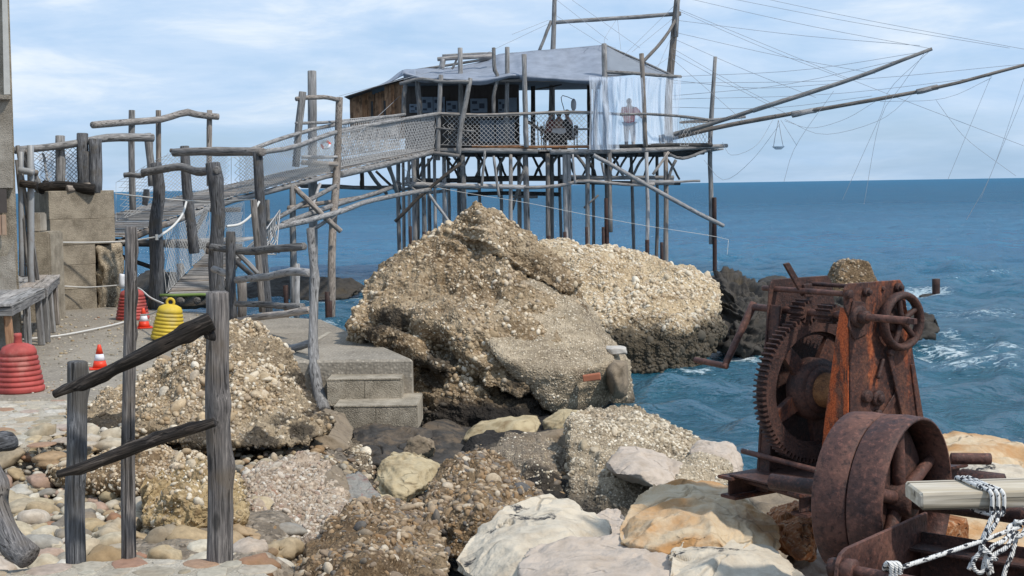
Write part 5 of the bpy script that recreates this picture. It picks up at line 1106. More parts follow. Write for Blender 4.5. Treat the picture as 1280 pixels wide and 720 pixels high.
pl('beam', [(426, 218, 36.3), (480, 206, 41), (540, 190, 46)], .12, M_WOOD, WK)
# trestles and rails
for pts, r, m_ in [([(367, 392, 33.4), (366, 310, 33.4), (366, 230, 33.4)], .10, M_WOOD), ([(414, 401, 33.2), (416, 300, 34), (421, 210, 36.2), (424, 122, 36.2)], .12, M_WOOD), ([(371, 397, 33.4), (371, 330, 33.4)], .09, M_PALE),
                   ([(370, 208, 34.8), (374, 160, 34.8), (378, 115, 34.8)], .12, M_WOOD), ([(392, 378, 38), (391, 230, 38), (390, 89, 38)], .15, M_PALE), ([(334, 250, 32.5), (334, 282, 32.5)], .07, M_WOOD), ([(452, 212, 41), (453, 236, 41)], .08, M_DARKW)]:
    pl('post', pts, r, m_, WK, n=9, knots=2)
for px, y, d in ((357, 357, 33.2), (409, 365, 32.9), (412, 376, 33)):
    a = at(px, y, d); log('rusty_sleeve', [Vector((a.x, d, -.6)), a], .08, M_PILE, WK, n=6, wob=0)
for pts, r in [([(300, 192, 31.4), (340, 177, 32.4), (369, 168, 34.5), (419, 156, 37), (506, 143, 45.5)], .06), ([(329, 190, 30.5), (369, 183, 32.3), (419, 165, 36.2), (480, 153, 41), (549, 142, 46)], .075), ([(370, 124, 34.7), (390, 121, 35), (405, 121, 35.5), (424, 125, 36.2)], .07), ([(370, 154, 34.7), (420, 153, 37), (470, 150, 44)], .05), ([(213, 188, 28.4), (240, 190, 28.5), (300, 190, 30.4), (330, 190, 30.5)], .055)]:
    pl('rail', pts, r, M_WOOD, WK, wob=.03)
for pts, r in [([(332, 287, 31), (423, 266, 34), (473, 248, 40), (538, 237, 46)], .085), ([(354, 280, 32), (415, 257, 35), (473, 240, 41), (500, 230, 46)], .08), ([(361, 260, 33), (466, 244, 41), (498, 228, 46)], .07), ([(365, 231, 33.4), (395, 260, 33.4), (426, 289, 33.6)], .08), ([(420, 232, 34), (380, 255, 33.5), (336, 278, 32)], .07), ([(426, 262, 34), (387, 290, 33.4)], .06),
                 ([(377, 232, 38), (440, 234, 42), (500, 234, 46)], .08), ([(460, 212, 42), (483, 242, 44)], .07), ([(486, 206, 43), (496, 240, 44)], .08), ([(400, 230, 35), (388, 262, 34)], .05), ([(327, 300, 28), (350, 315, 28)], .05)]:
    pl('brace', pts, r, M_WOOD if r > .065 else M_PALE, WK, wob=.04)
# little side deck with the lifebuoy
for k in range(5): pl('side_plank', [(378, 196 + k * .2, 35.2 + k * .3), (421, 196 + k * .2, 36.2 + k * .3)], .05, M_PALE, WK, n=6)
pl('side_beam', [(378, 203, 35.1), (421, 205, 36)], .08, M_PALE, WK)
# nets on the walkway
net('netting', [at(424, 166, 36.3), at(480, 154, 41), at(546, 144, 46)], [at(424, 209, 36.4), at(480, 197, 41), at(546, 184, 46.3)], .115, .019, M_NET, WK, irregular=.12, seed=4)
net('netting', [at(424, 150, 38), at(500, 143, 45.5)], [at(424, 196, 38), at(500, 184, 45.5)], .16, .026, M_NET, WK, irregular=.1, seed=5)
net('wire_netting', [at(289, 197, 30), at(329, 191, 30.5), at(369, 183, 32.4), at(420, 166, 36.2)], [at(289, 245, 30.8), at(329, 235, 32), at(369, 225, 33.6), at(420, 212, 36.3)], .09, .010, M_WIRE, WK, irregular=.05, seed=6)
net('wire_netting', [at(300, 193, 31.5), at(369, 170, 34.6), at(419, 158, 37)], [at(300, 228, 32.4), at(369, 210, 35), at(419, 199, 37.4)], .09, .008, M_WIRE, WK, irregular=.05, seed=7)
net('wire_netting', [at(145, 228, 29), at(213, 190, 28.4), at(289, 192, 29.8)], [at(145, 276, 28.4), at(213, 251, 29.5), at(289, 232, 32)], .09, .008, M_WIRE, WK, irregular=.05, seed=8)
# landing and lower ramp
ld = thing('landing_ramp', at(235, 340, 26.5), 'lower plank ramp and landing joining the pier to the footbridge', 'ramp')
L0, L1, R0, R1 = at(207, 370, 25), at(262, 312, 28.2), at(268, 368, 25), at(303, 311, 28.0)
for k in range(26):
    t = (k + .5) / 26; board('plank', L0.lerp(L1, t) + Vector((random.uniform(-.03, .03), 0, 0)), R0.lerp(R1, t) + Vector((random.uniform(-.03, .03), 0, random.uniform(-.006, .006))), .118, .03, M_DECK, ld, jit=k % 3)
for a, b in ((L0, L1), (R0, R1)): log('beam', [a - Vector((0, 0, .09)), b - Vector((0, 0, .09))], .07, M_DARKW, ld)
for k in range(9):
    t = (k + .5) / 9; a, b = at(146, 300, 27.3), at(300, 306, 28.4); c_ = a.lerp(b, t); c_.z = 2.06; board('landing_plank', c_, c_ + Vector((.1, 1.7, .02)), .25, .035, M_DECK, ld, jit=k % 3)
log('beam', [at(142, 303, 27.3), at(302, 309, 28.2)], .09, M_DARKW, ld)
for px, y in ((206, 375), (225, 376), (246, 376), (262, 377)): a = at(px, y, 25.0); log('roller_log', [a, a + Vector((.06, .9, .1))], .085, M_WOOD, ld)
pl('threshold', [(200, 369, 24.9), (270, 369, 24.9)], .035, plain('mossy_green_wood', (.16, .24, .07), .9), ld)
for (px, y0, y1, d) in ((160, 306, 352, 27.6), (225, 330, 372, 27.4), (285, 318, 366, 27.6), (302, 353, 396, 22.4)): pl('prop', [(px, y1, d), (px, y0, d)], .09, M_WOOD, ld)
for pts in ([(240, 290, 28.5), (262, 318, 27.8)], [(262, 262, 28.6), (300, 262, 28.6)], [(285, 318, 27.6), (320, 348, 25)], [(243, 292, 28.6), (258, 262, 28.6)], [(146, 318, 28), (205, 340, 28)]): pl('brace', pts, .06, M_DARKW, ld)
net('wire_netting', [at(200, 292, 25.6), at(240, 272, 27), at(262, 255, 28.3)], [at(208, 366, 25.2), at(240, 332, 27), at(262, 312, 28.1)], .075, .010, M_WIRE, ld, irregular=.08, seed=9)
net('wire_netting', [at(275, 262, 25.5), at(305, 252, 27.8)], [at(285, 320, 26.8), at(305, 312, 28)], .075, .008, M_WIRE, ld, irregular=.08, seed=10)
net('sagging_netting', [at(330, 290, 27), at(350, 262, 29)], [at(300, 318, 27), at(345, 318, 28)], .10, .03, M_NET, ld, irregular=.3, seed=11)

SLIM[0] = .92
# log gateways
def gateway(label, parts, grp='log gateways at the start of the footbridge'):
    p0 = at(*parts[0][0][-1]); r_ = thing('log_gateway', Vector((p0.x, p0.y, PZ)), label, 'gateway', grp)
    for pts, r in parts: pl('rail' if abs(pts[0][0] - pts[-1][0]) > 45 else 'post', pts, r, M_POST if (max(r) if isinstance(r, list) else r) > .09 else M_WOOD, r_, n=11, knots=4, rough=.08, wob=.02)
gateway('knobbly thick log gateway at the foot of the lower ramp', [([(195, 385, 25), (196, 330, 25), (194, 280, 25), (199, 240, 25), (195, 204, 25)], [.14, .13, .13, .115, .10]), ([(274, 398, 23.8), (270, 330, 23.8), (272, 260, 23.8), (266, 204, 23.8)], [.14, .13, .13, .13]), ([(178, 216, 24.8), (200, 212, 24.7), (225, 208, 24.5), (245, 214, 24.2), (272, 213, 23.7)], .075)])
gateway('tall log gateway with a straight top log over the lower ramp', [([(243, 316, 26.8), (236, 260, 26.8), (231, 183, 26.8)], [.11, .11, .10]), ([(335, 395, 24.5), (329, 330, 24.5), (325, 260, 24.5), (322, 190, 24.5)], [.10, .095, .095]), ([(218, 191, 26.6), (260, 189, 25.8), (328, 190, 24.4)], .085), ([(317, 250, 22.8), (322, 320, 22.8), (328, 390, 22.8)], .06)])
gateway('slender three post frame with a wavy top log at the far left of the footbridge', [([(166, 262, 28.3), (165, 200, 28.3), (165, 138, 28.3)], .07), ([(199, 240, 29.2), (198, 138, 29.2)], .06), ([(262, 232, 30), (262, 138, 30)], .065), ([(116, 156, 27), (165, 152, 28.2), (200, 149, 29), (230, 141, 29.5), (250, 144, 29.8), (273, 146, 30)], .075), ([(190, 232, 27), (188, 200, 27), (184, 167, 27)], .08), ([(155, 219, 27), (180, 219, 27)], .05), ([(181, 256, 27.2), (183, 237, 27.2)], .06)])
SLIM[0] = 1.0
# ------------------------------------------------------------------ pier furniture
GW = 'pier barrier posts'
fb = thing('log_fence', at(330, 400, 20) * 1.0, 'crooked pale log fence with a bent stake along the right edge of the pier', 'fence')
for pts, r, m_, nm in [([(290, 402, 21.5), (288, 345, 21.5), (288, 290, 21.5)], [.085, .08, .07], M_POST, 'post'), ([(405, 514, 16.6), (396, 478, 17), (392, 410, 17.6), (393, 350, 18), (388, 286, 18.2)], [.085, .075, .06, .055, .05], M_WOOD, 'stake'),
                       ([(264, 309, 21.8), (300, 313, 21.5), (345, 311, 20.5), (380, 308, 20)], .058, M_WOOD, 'rail'), ([(296, 350, 21.3), (335, 345, 20.5), (365, 339, 19), (387, 341, 18.5)], .055, M_PALE, 'rail'), ([(267, 336, 21.8), (290, 344, 21.5)], .05, M_PALE, 'rail'),
                       ([(296, 380, 21.2), (340, 382, 20.5), (378, 383, 19.5)], .045, M_WOOD, 'rail'), ([(298, 401, 21.2), (340, 394, 20), (388, 387, 18.5)], .05, M_PALE, 'rail'), ([(338, 441, 18.6), (365, 436, 18.1), (391, 428, 17.7)], .048, M_PALE, 'rail'), ([(297, 316, 22), (322, 342, 22)], .035, M_WOOD, 'brace')]:
    pl(nm, pts, r, m_, fb, n=10, knots=5, rough=.12, wob=.02)

# board marked concrete block and what stands on it
cb = thing('concrete_block', at(95, 387, 25.3), 'tall weathered board marked concrete block at the back of the pier', 'concrete block')
CA, CB, CC = at(67, 387, 25.0), at(147, 387, 25.7), at(38, 387, 26.6); CD = CB + (CC - CA)
lv = [(PZ - .4, 1.36), (1.362, 1.80), (1.802, 2.16), (2.162, 2.62), (2.622, 3.13)]
for k, (z0, z1) in enumerate(lv):
    j = lambda: Vector((random.uniform(-.012, .012), random.uniform(-.02, .01), 0)); rt = CB if k > 2 else CA.lerp(CB, .68)
    rd = CD if k > 2 else CC.lerp(CD, .68)
    prism('cast_course', [(p.x, p.y) for p in (CA + j(), rt + j(), rd, CC + j())], z0, z1, M_CONC, cb, ch=.008)
V, Fs = hull_geo([tuple(p) for p in [at(120, 306, 25.5), at(149, 305, 26), at(150, 350, 26), at(147, 386, 26), at(122, 388, 25.5), at(130, 340, 25.3)]] + [tuple(at(px, y, 26.8)) for px in (118, 150) for y in (306, 388)], 5, 1)
Nn = vnormals(V, Fs); V = V + Nn * (.05 * chips(V, 3, 4) + .04 * fbm(V, 5, 3, 3))[:, None]; cc = V.mean(0)
ob('broken_corner', mesh_np('broken_corner', V - cc, Fs, MC_GREY), Matrix.Translation(Vector(cc)), cb)
pr = thing('concrete_pillar', at(52, 384, 23), 'short concrete pillar with a pale block on top, left of the tall block', 'pillar')
A_ = at(38, 384, 23); B_ = at(68, 384, 23); block('shaft', (A_.x, 22.9, PZ - .1), (B_.x, 23.6, at(50, 290, 23).z), M_STEP, pr, ch=.03); block('cap_block', (A_.x + .02, 22.95, at(50, 290, 23).z), (at(52, 300, 23).x, 23.3, at(50, 266, 23).z), M_PLASTER, pr, ch=.02)
tf = thing('net_fence', at(85, 238, 25.6), 'log and netting fence standing on top of the tall concrete block', 'fence')
for x, y0, y1, r in ((75, 238, 170, .085), (103, 238, 167, .10), (119, 240, 174, .12), (108, 236, 190, .10)): pl('post', [(x, y0, 25.6), (x, y1, 25.6)], r, M_POST if x > 100 else M_WOOD, tf, n=9, knots=2)
pl('rail', [(18, 188, 25.2), (60, 184, 25.4), (100, 178, 25.6), (140, 172, 26), (192, 172, 26.4)], [.06, .07, .075, .07], M_WOOD, tf, n=8, knots=4)
for pts, r in [([(26, 188, 25), (50, 238, 25.4)], .08), ([(36, 188, 25), (43, 236, 25.4)], .07), ([(30, 214, 25), (46, 216, 25.2)], .06)]: pl('ladder_spar', pts, r, M_WOOD, tf, n=7)
net('fine_netting', [at(30, 190, 25.5), at(75, 184, 25.7), at(120, 178, 25.9)], [at(48, 236, 25.5), at(80, 236, 25.7), at(118, 237, 25.9)], .055, .012, M_NET, tf, irregular=.15, seed=20)
sheet('hung_sheet', [[at(x, y, 25.9) for x in (50, 75, 98)] for y in (192, 215, 236)], M_PLASTIC, tf, thick=0, fold=.05)
for pts, r, m_ in [([(50, 236, 25.3), (80, 233, 25.3), (118, 237, 25.4)], .10, M_CHAR), ([(55, 230, 25.5), (75, 238, 25.4)], .07, M_CHAR), ([(84, 236, 25.2), (112, 232, 25.5)], .06, M_WOOD)]: pl('scrap_log', pts, r, m_, tf)
for k in range(9): pl('chain', [(54 + k * .8, 192 + k * 4.6, 25.5), (54.5 + k * .8, 196 + k * 4.6, 25.5)], .025, M_STEEL, tf, n=5)

# plastered building edge at the far left
bd = thing('building', at(-40, 400, 19), 'corner of a crumbling plastered building at the left edge', 'building')
e_b, e_t = at(21, 345, 19), at(10, 0, 19)
def ws(name, pts, y0, y1, mat, **k): return ob(name, mesh_py(name, [(x, y0, z) for x, z in pts] + [(x * y1 / y0 - .04 * (y1 - y0), y1, z) for x, z in pts], [tuple(range(len(pts)))[::-1], tuple(range(len(pts), 2 * len(pts)))] + [(i, (i + 1) % len(pts), len(pts) + (i + 1) % len(pts), len(pts) + i) for i in range(len(pts))], mat), None, bd, **k)
X0 = -13.0; zt = at(0, -60, 19).z
zs = lambda y: at(10, y, 19).z
ws('wall', [(X0, PZ - .2), (at(27, 420, 19).x, PZ - .2), (e_b.x, e_b.z), (e_t.x, zt), (X0, zt)], 19.06, 24, M_STEP)
ws('plaster', [(X0, zs(230)), (at(17, 235, 19).x, zs(235)), (at(17, 225, 19).x, zs(225)), (at(14.5, 120, 19).x, zs(120)), (X0, zs(120))], 18.99, 19.055, M_PLASTER)
ws('plaster', [(X0, PZ), (at(26, 415, 19).x, PZ), (at(20, 345, 19).x, zs(345)), (at(18.5, 300, 19).x, zs(300)), (at(9, 320, 19).x, zs(320)), (X0, zs(330))], 19.0, 19.055, M_PLASTER)
ws('plaster', [(at(5, 118, 19).x, zs(118)), (at(13, 118, 19).x, zs(118)), (e_t.x, zt), (at(4, 0, 19).x, zt)], 19.0, 19.055, plain('white_plaster', (.55, .54, .50), .8))
block('string_course', (X0, 18.9, zs(125)), (at(13.5, 122, 19).x, 19.0, zs(119)), M_PLASTER, bd, ch=.01)
block('window_dark_panel', (X0, 18.975, zs(266)), (at(9, 250, 19).x, 18.985, zs(236)), M_DOOR, bd, ch=0)  # flat dark panel painted as the shade inside a window hole
for j in range(3): block('brick', (at(-9 + j * 6.2, 280, 19).x, 18.95, zs(294)), (at(-3.6 + j * 6.2, 280, 19).x, 18.984, zs(268)), plain('pale_brick', (.40, .28, .20), .9), bd, ch=.008)
fr_ = thing('metal_gate_frame', at(32, 345, 20), 'grey metal lattice panel and leaning struts beside the plastered building', 'gate')
for x0, y0, x1, y1, r in ((40, 375, 38, 182, .05), (27, 345, 26, 190, .04), (21, 200, 38, 352, .03), (22, 182, 47, 350, .03)): pl('strut', [(x0, y0, 20.5), (x1, y1, 20.5)], r, M_STEEL if r > .035 else M_WOOD, fr_, n=6, rough=.02)
for k in range(5): pl('bar', [(27 + k * 2.4, 345, 20.6), (26.5 + k * 2.4, 242, 20.6)], .014, M_STEEL, fr_, n=5, rough=0)
for k in range(9): pl('bar', [(26, 345 - k * 12.5, 20.58), (38, 345 - k * 12.5, 20.58)], .014, M_STEEL, fr_, n=5, rough=0)
pl('crossbar', [(24, 212, 20.4), (42, 216, 20.4)], .05, M_STEEL, fr_, n=6); pl('crossbar', [(26, 229, 20.4), (46, 232, 20.4)], .06, M_CHAR, fr_, n=6)

# two rough benches
for (ya, yb, xo, lb) in ((16.6, 19.4, 0, 'near grey plank workbench at the left edge of the pier'), (19.55, 22.4, 1, 'far grey plank workbench beside the concrete pillar')):
    xr0 = at(13 if xo == 0 else 58, 360, ya).x; xr1 = at(57 if xo == 0 else 76, 360, yb).x; xl = xr0 - 1.5
    tb = thing('workbench', (xl + .7, (ya + yb) / 2, PZ), lb, 'table', 'plank workbenches on the pier')
    for k in range(8):
        w = 1.5 / 8; board('top_plank', (xl + (k + .5) * w, ya, 1.78 + random.uniform(-.006, .006)), (xl + (xr1 - xr0) + (k + .5) * w, yb, 1.78 + random.uniform(-.006, .006)), w - .012, .035, M_DECK, tb, jit=k % 3)
    for y_, x_ in ((ya + .05, xr0), (yb - .05, xr1)): board('apron', (x_ - 1.5, y_, 1.70), (x_, y_, 1.70), .11, .04, M_WOOD, tb, up=(0, 1, 0))
    board('apron', (xr0 - .03, ya + .05, 1.70), (xr1 - .03, yb - .05, 1.70), .04, .11, M_WOOD, tb)
    for y_, t in ((ya + .08, 0), ((ya + yb) / 2, .5), (yb - .12, 1)):
        for dx in (-.06, -1.35):
            x_ = xr0 + (xr1 - xr0) * t + dx; board('leg', (x_, y_ + .05, PZ + .002), (x_ + random.uniform(-.04, .04), y_ + .05, 1.76), .085, .07, M_BROWN if (t == 0 and xo == 0) else M_WOOD, tb, up=(0, 1, 0))

# buoys and cones
def lathe(name, prof, mat, Mw, parent=None, n=36, **p):
    V = [(r * math.cos(j / n * 2 * math.pi), r * math.sin(j / n * 2 * math.pi), z) for r, z in prof for j in range(n)]; m_ = len(prof)
    Fs = [(i * n + j, i * n + (j + 1) % n, (i + 1) * n + (j + 1) % n, (i + 1) * n + j) for i in range(m_ - 1) for j in range(n)] + [tuple(range(n))[::-1], tuple((m_ - 1) * n + j for j in range(n))]
    return ob(name, mesh_py(name, V, Fs, mat, True), Mw, parent, **p)
def buoy(base, rad, hgt, mat, label, ring=False, tilt=0):
    prof = [(rad * .97, 0), (rad, .012)]; nr = 7; body = hgt * .60
    for k in range(nr):
        r0 = rad * (1 - .26 * k / nr); z0 = .02 + body * k / nr; h = body / nr
        prof += [(r0, z0), (r0 + .004, z0 + h * .35), (r0 - .002, z0 + h * .68), (r0 - rad * .055, z0 + h * .82), (r0 - rad * .05, z0 + h * .98)]
    rt = rad * .74; prof += [(rt, body + .02), (rt * .98, body + hgt * .10), (rt * .85, body + hgt * .17), (rt * .55, body + hgt * .215), (rt * .30, body + hgt * .235)]
    R_ = Matrix.Translation(base) @ Matrix.Rotation(tilt, 4, 'Y')
    t_ = thing('mooring_buoy', base, label, 'buoy', 'ribbed plastic buoys on the pier'); WMt = R_
    lathe('float', prof, mat, WMt, t_)
    zt_ = body + hgt * .23
    if ring:
        V, Fs = [], []
        for i in range(18):
            for j in range(8):
                a, q = i / 18 * 6.283, j / 8 * 6.283; V.append(((hgt * .085 + hgt * .032 * math.cos(q)) * math.cos(a), hgt * .03 * math.sin(q), zt_ + hgt * .05 + (hgt * .085 + hgt * .032 * math.cos(q)) * math.sin(a))); Fs.append((i * 8 + j, ((i + 1) % 18) * 8 + j, ((i + 1) % 18) * 8 + (j + 1) % 8, i * 8 + (j + 1) % 8))
        ob('eye', mesh_py('eye', V, Fs, mat, True), WMt, t_)
    else: lathe('neck', [(rad * .19, zt_ - .04), (rad * .17, zt_), (rad * .15, hgt * .93), (rad * .17, hgt * .95), (rad * .15, hgt)], mat, WMt, t_, n=16)
    return t_
def cone(base, h, label):
    t_ = thing('traffic_cone', base, label, 'traffic cone', 'small traffic cones on the pier'); Mw = Matrix.Translation(base) @ Matrix.Rotation(.3, 4, 'Z')
    s = h * .42; block('foot', (-s, -s, 0), (s, s, h * .06), M_CONE, t_, Mw, ch=.012)
    R = lambda z: h * (.30 - .235 * z / h)
    lathe('cone_body', [(R(0), h * .06), (R(h * .30), h * .34), (R(h * .34) - .002, h * .34), (R(h * .62) - .002, h * .62), (R(h * .62), h * .62), (R(h), h * .985), (R(h) * .7, h)], M_CONE, Mw, t_, n=24)
    lathe('white_band', [(R(h * .345), h * .345), (R(h * .615), h * .615)], M_WHITE, Mw, t_, n=24)
buoy(on_z(25, 489, PZ + .002), .255, .62, M_RED, 'faded red ribbed buoy with a neck at the left edge, nearest the cobbles')
buoy(on_z(166, 399, PZ + .002), .27, .60, M_RED, 'red ribbed buoy behind the thin fence post, beside the foot of the ramp')
buoy(on_z(210, 424, PZ + .002), .24, .60, M_YEL, 'yellow ribbed buoy with an eye on top', ring=True, tilt=.10)
cone(on_z(125, 461, PZ + .002), .29, 'small orange and white traffic cone between the thin post and the stump post')
cone(on_z(180, 410, PZ + .002), .31, 'small orange and white traffic cone standing against the far red buoy')
pl('paper_notice', [(153, 343, 25), (153, 358, 25)], .06, M_WHITE, None, n=4, rough=0, label='small white notice hanging on the rope by the far red buoy', category='notice')

# ropes on the pier
RP_ = 'white ropes round the pier'
for pts, r, lb in [([(68, 303, 24.9), (120, 303, 25), (165, 301, 25), (196, 296, 24.8)], .016, 'white rope tied from the concrete block to the knobby post'), ([(197, 297, 24.8), (215, 284, 25.2), (228, 268, 26), (233, 252, 26.7)], .022, 'white rope looping up from the knobby post to the next gateway post'),
                   ([(196, 293, 24.8), (196, 300, 24.8)], .03, 'white rope knot on the knobby post'), ([(283, 283, 23.7), (300, 280, 24), (315, 268, 24.2), (324, 252, 24.4)], .022, 'white rope hanging between the thick gateway post and the straight one'),
                   ([(144, 242, 26.5), (190, 247, 26), (258, 252, 26), (320, 249, 24.5)], .012, 'thin white rope stretched across the front of the gateways'), ([(70, 357, 25), (110, 359, 25.1), (155, 356, 25)], .012, 'thin grey rope low across the concrete block'),
                   ([(150, 360, 25), (172, 360, 25), (188, 372, 23), (205, 380, 21.5)], .014, 'white rope from the far red buoy to the yellow buoy'), ([(210, 381, 20), (190, 392, 21), (176, 394, 21.5)], .014, 'white rope between the yellow buoy and the far cone')]:
    pl('rope', pts, r, M_ROPE, None, n=6, rough=0, wob=0, cap=False, seg=14, label=lb, category='rope', group=RP_)
gr_ = [on_z(x, y, PZ + .03) for x, y in ((-30, 431), (20, 425), (70, 420), (110, 413), (150, 404), (176, 395))]; log('rope', gr_, .014, M_ROPE, None, n=6, rough=0, wob=0, cap=False, seg=20, label='white rope lying across the pier from the left edge to the far cone', category='rope', group=RP_)
for px, y, d0 in ((640, 0, 0),): pass
st_ = thing('stake', at(1170, 366, 38), 'lone dark stake sticking out of the sea in breaking foam', 'stake'); pl('post', [(1170, 380, 38), (1170, 349, 38)], .11, M_PILE, st_, n=8, rough=.03, wob=0)

# ------------------------------------------------------------------ foreground fence
ff = thing('split_rail_fence', on_z(180, 698, TZ), 'foreground fence of three grey posts with two charred black rails', 'fence')
def npost(xb, yb, xt, yt, r, kn=4):
    b = on_z(xb, yb, TZ) ; d = b.y; t = at(xt, yt, d); m_ = b.lerp(t, .5)
    return log('post', [b - Vector((0, 0, .12)), b.lerp(t, .25), m_, b.lerp(t, .75), t], r, M_POST, ff, n=20, rough=.05, wob=.012, seg=44, knots=kn)
npost(95, 702, 97, 453, [.045, .043, .042, .041]); npost(160, 698, 164, 284, [.034, .031, .029, .026, .025], 6); npost(274, 700, 272, 366, [.058, .054, .052, .049], 5)
log('charred_rail', [at(x, y, d) for x, y, d in ((68, 493, 5.80), (92, 483, 5.80), (140, 462, 5.80), (185, 440, 5.81), (230, 418, 5.84), (264, 402, 5.87))], [.019, .028, .026, .031, .031, .040], M_CHAR, ff, n=18, rough=.13, wob=.006, seg=60, knots=12)
log('charred_rail', [at(x, y, d) for x, y, d in ((72, 593, 5.79), (110, 582, 5.80), (165, 562, 5.81), (215, 544, 5.81), (268, 528, 5.80))], [.016, .024, .029, .029, .026, .020], M_CHAR, ff, n=18, rough=.13, wob=.006, seg=60, knots=10)
log('rail_stub', [at(258, 402, 5.86), at(262, 424, 5.87)], [.028, .02], M_CHAR, ff, n=12, rough=.2, seg=10, knots=3)
for lb, pts, r in (('curved grey driftwood branch rising from the bottom left corner', [(-20, 560, 6.3), (-6, 600, 6.1), (-2, 640, 6.0), (10, 672, 5.9), (36, 697, 5.85)], [.025, .04, .047, .056, .058]), ('cut end of a grey log entering from the left edge', [(-40, 568, 7.0), (-8, 556, 7.1), (15, 552, 7.2)], [.05, .048, .046])):
    log('driftwood_log', [at(*p) for p in pts], r, M_POST, None, n=18, rough=.07, wob=.004, seg=36, knots=3, label=lb, category='log')

# ------------------------------------------------------------------ the rusty hand winch
WO = at(1033, 600, 6.0); WR = Matrix.Rotation(math.radians(-56), 3, 'Z')
wn = thing('hand_winch', WO, 'tall rusty hand winch with a big toothed gear, crank and small handwheel', 'winch', rot=WR); WMt = WM[wn.name]
def lp_(x, y, z): return WMt @ Vector((x, y, z))
def lrod(name, p0, p1, r, mat=M_RUST, par=wn, n=14, seg=6, rough=.02, M=None, **k):
    M = M or WMt; return log(name, [M @ Vector(p0), M @ Vector(p1)], r, mat, par, n=n, rough=rough, wob=0, seg=seg, **k)
def lplate(name, poly, x0, x1, mat, par=wn, M=None, rnd=.0, **k):
    bm = bmesh.new(); vs = [bm.verts.new((x0, y, z)) for y, z in poly]; f = bm.faces.new(vs)
    r = bmesh.ops.extrude_face_region(bm, geom=[f]); bmesh.ops.translate(bm, vec=(x1 - x0, 0, 0), verts=[v for v in r['geom'] if isinstance(v, bmesh.types.BMVert)])
    bmesh.ops.recalc_face_normals(bm, faces=bm.faces)
    bmesh.ops.bevel(bm, geom=list(bm.edges), offset=min(.0025, abs(x1 - x0) * .3), segments=1, affect='EDGES')
    me = bpy.data.meshes.new(name); bm.to_mesh(me); bm.free(); me.materials.append(mat)
    return ob(name, me, M or WMt, par, **k)
def hexb(p, r=.016, l=.018, par=wn, M=None, mat=M_RUST, d=1):
    M = M or WMt; c = M @ Vector(p); e = M @ (Vector(p) + Vector((l * d, 0, 0)))
    return log('bolt', [c, e], r, mat, par, n=6, rough=0, wob=0, seg=1)
HT = .845
fp = [(0, -.12), (.075, HT - .02), (.09, HT), (.46, HT), (.475, HT - .02), (.62, -.12)]
PTS = lambda s=0: [(.0, -.12), (.035, .4), (.078, HT - .025), (.098, HT), (.455 + s, HT), (.478 + s, HT - .025), (.545, .5), (.70, -.12)]
lplate('front_plate', [(.135, -.12), (.135, .68), (.102, .74), (.098, HT - .025), (.116, HT)] + PTS()[4:], 0, .012, M_RUSTB); lplate('back_plate', [(y, z - .0) for y, z in PTS()], -.43, -.42, M_RUST)
# tapering flange along the left edge of the front plate
V = [(0, 0, -.12), (-.175, -.012, -.12), (-.05, .07, .70), (0, .078, .73), (.011, .008, -.12), (-.175, 0, -.12), (-.05, .08, .70), (.011, .088, .73)]
def flange(yw, mat):
    f = lambda z: .140
    P, F_ = [], []; zs_ = np.linspace(-.12, .735, 14)
    for z in zs_:
        w = np.interp(z, [-.12, .2, .60, .735], [.175, .135, .07, .04]); y = f(z)
        for (x, yy) in ((.004, y - .012), (-w, y - .012), (-w, y - .002), (.004, y - .002)): P.append((x, yy, z + (.012 * math.sin(z * 9) if x < -.01 else 0)))
    for i in range(13):
        for j in range(4): F_.append((i * 4 + j, i * 4 + (j + 1) % 4, i * 4 + 4 + (j + 1) % 4, i * 4 + 4 + j))
    F_ += [(3, 2, 1, 0), (52, 53, 54, 55)]
    ob('flange', mesh_py('flange', P, F_, mat), WMt, wn, label='bright orange flaking edge flange')
flange(0, M_RUSTO)
lplate('right_flange', [(.520, .46), (.545, .46), (.66, -.12), (.63, -.12)], -.10, .02, M_RUSTB)
lplate('back_flange', [(0, -.12), (.012, -.12), (.09, .73), (.078, .73)], -.44, -.36, M_RUST)
# big gear
GC = (.232, .345); GX0, GX1 = -.335, -.275
def gear(name, cy, cz, ro, rt, ri, x0, x1, teeth, mat):
    V, F_ = [], []; prof = []
    for t in range(teeth):
        a0 = t / teeth * 2 * math.pi; w = 2 * math.pi / teeth
        for (f, r) in ((0, ro), (.22, ro), (.34, rt), (.62, rt), (.74, ro)): prof.append((a0 + f * w, r))
    n_ = len(prof)
    for x in (x0, x1):
        for a, r in prof: V.append((x, cy + r * math.cos(a), cz + r * math.sin(a)))
        for a, r in prof: V.append((x, cy + ri * math.cos(a), cz + ri * math.sin(a)))
    for j in range(n_):
        q = (j + 1) % n_; F_ += [(j, q, 2 * n_ + q, 2 * n_ + j), (n_ + q, n_ + j, 3 * n_ + j, 3 * n_ + q), (j, n_ + j, n_ + q, q), (2 * n_ + q, 3 * n_ + q, 3 * n_ + j, 2 * n_ + j)]
    return ob(name, mesh_py(name, V, F_, mat), WMt, gr)
gr = thing('x_tmp', WO, 'tmp', 'tmp') if False else None
gr = wn
gear('toothed_rim', GC[0], GC[1], .321, .343, .262, GX0 - .002, GX1 + .002, 84, M_RUST)
gear('rim_web', GC[0], GC[1], .264, .264, .246, GX0 + .012, GX1 - .018, 24, M_RUST)
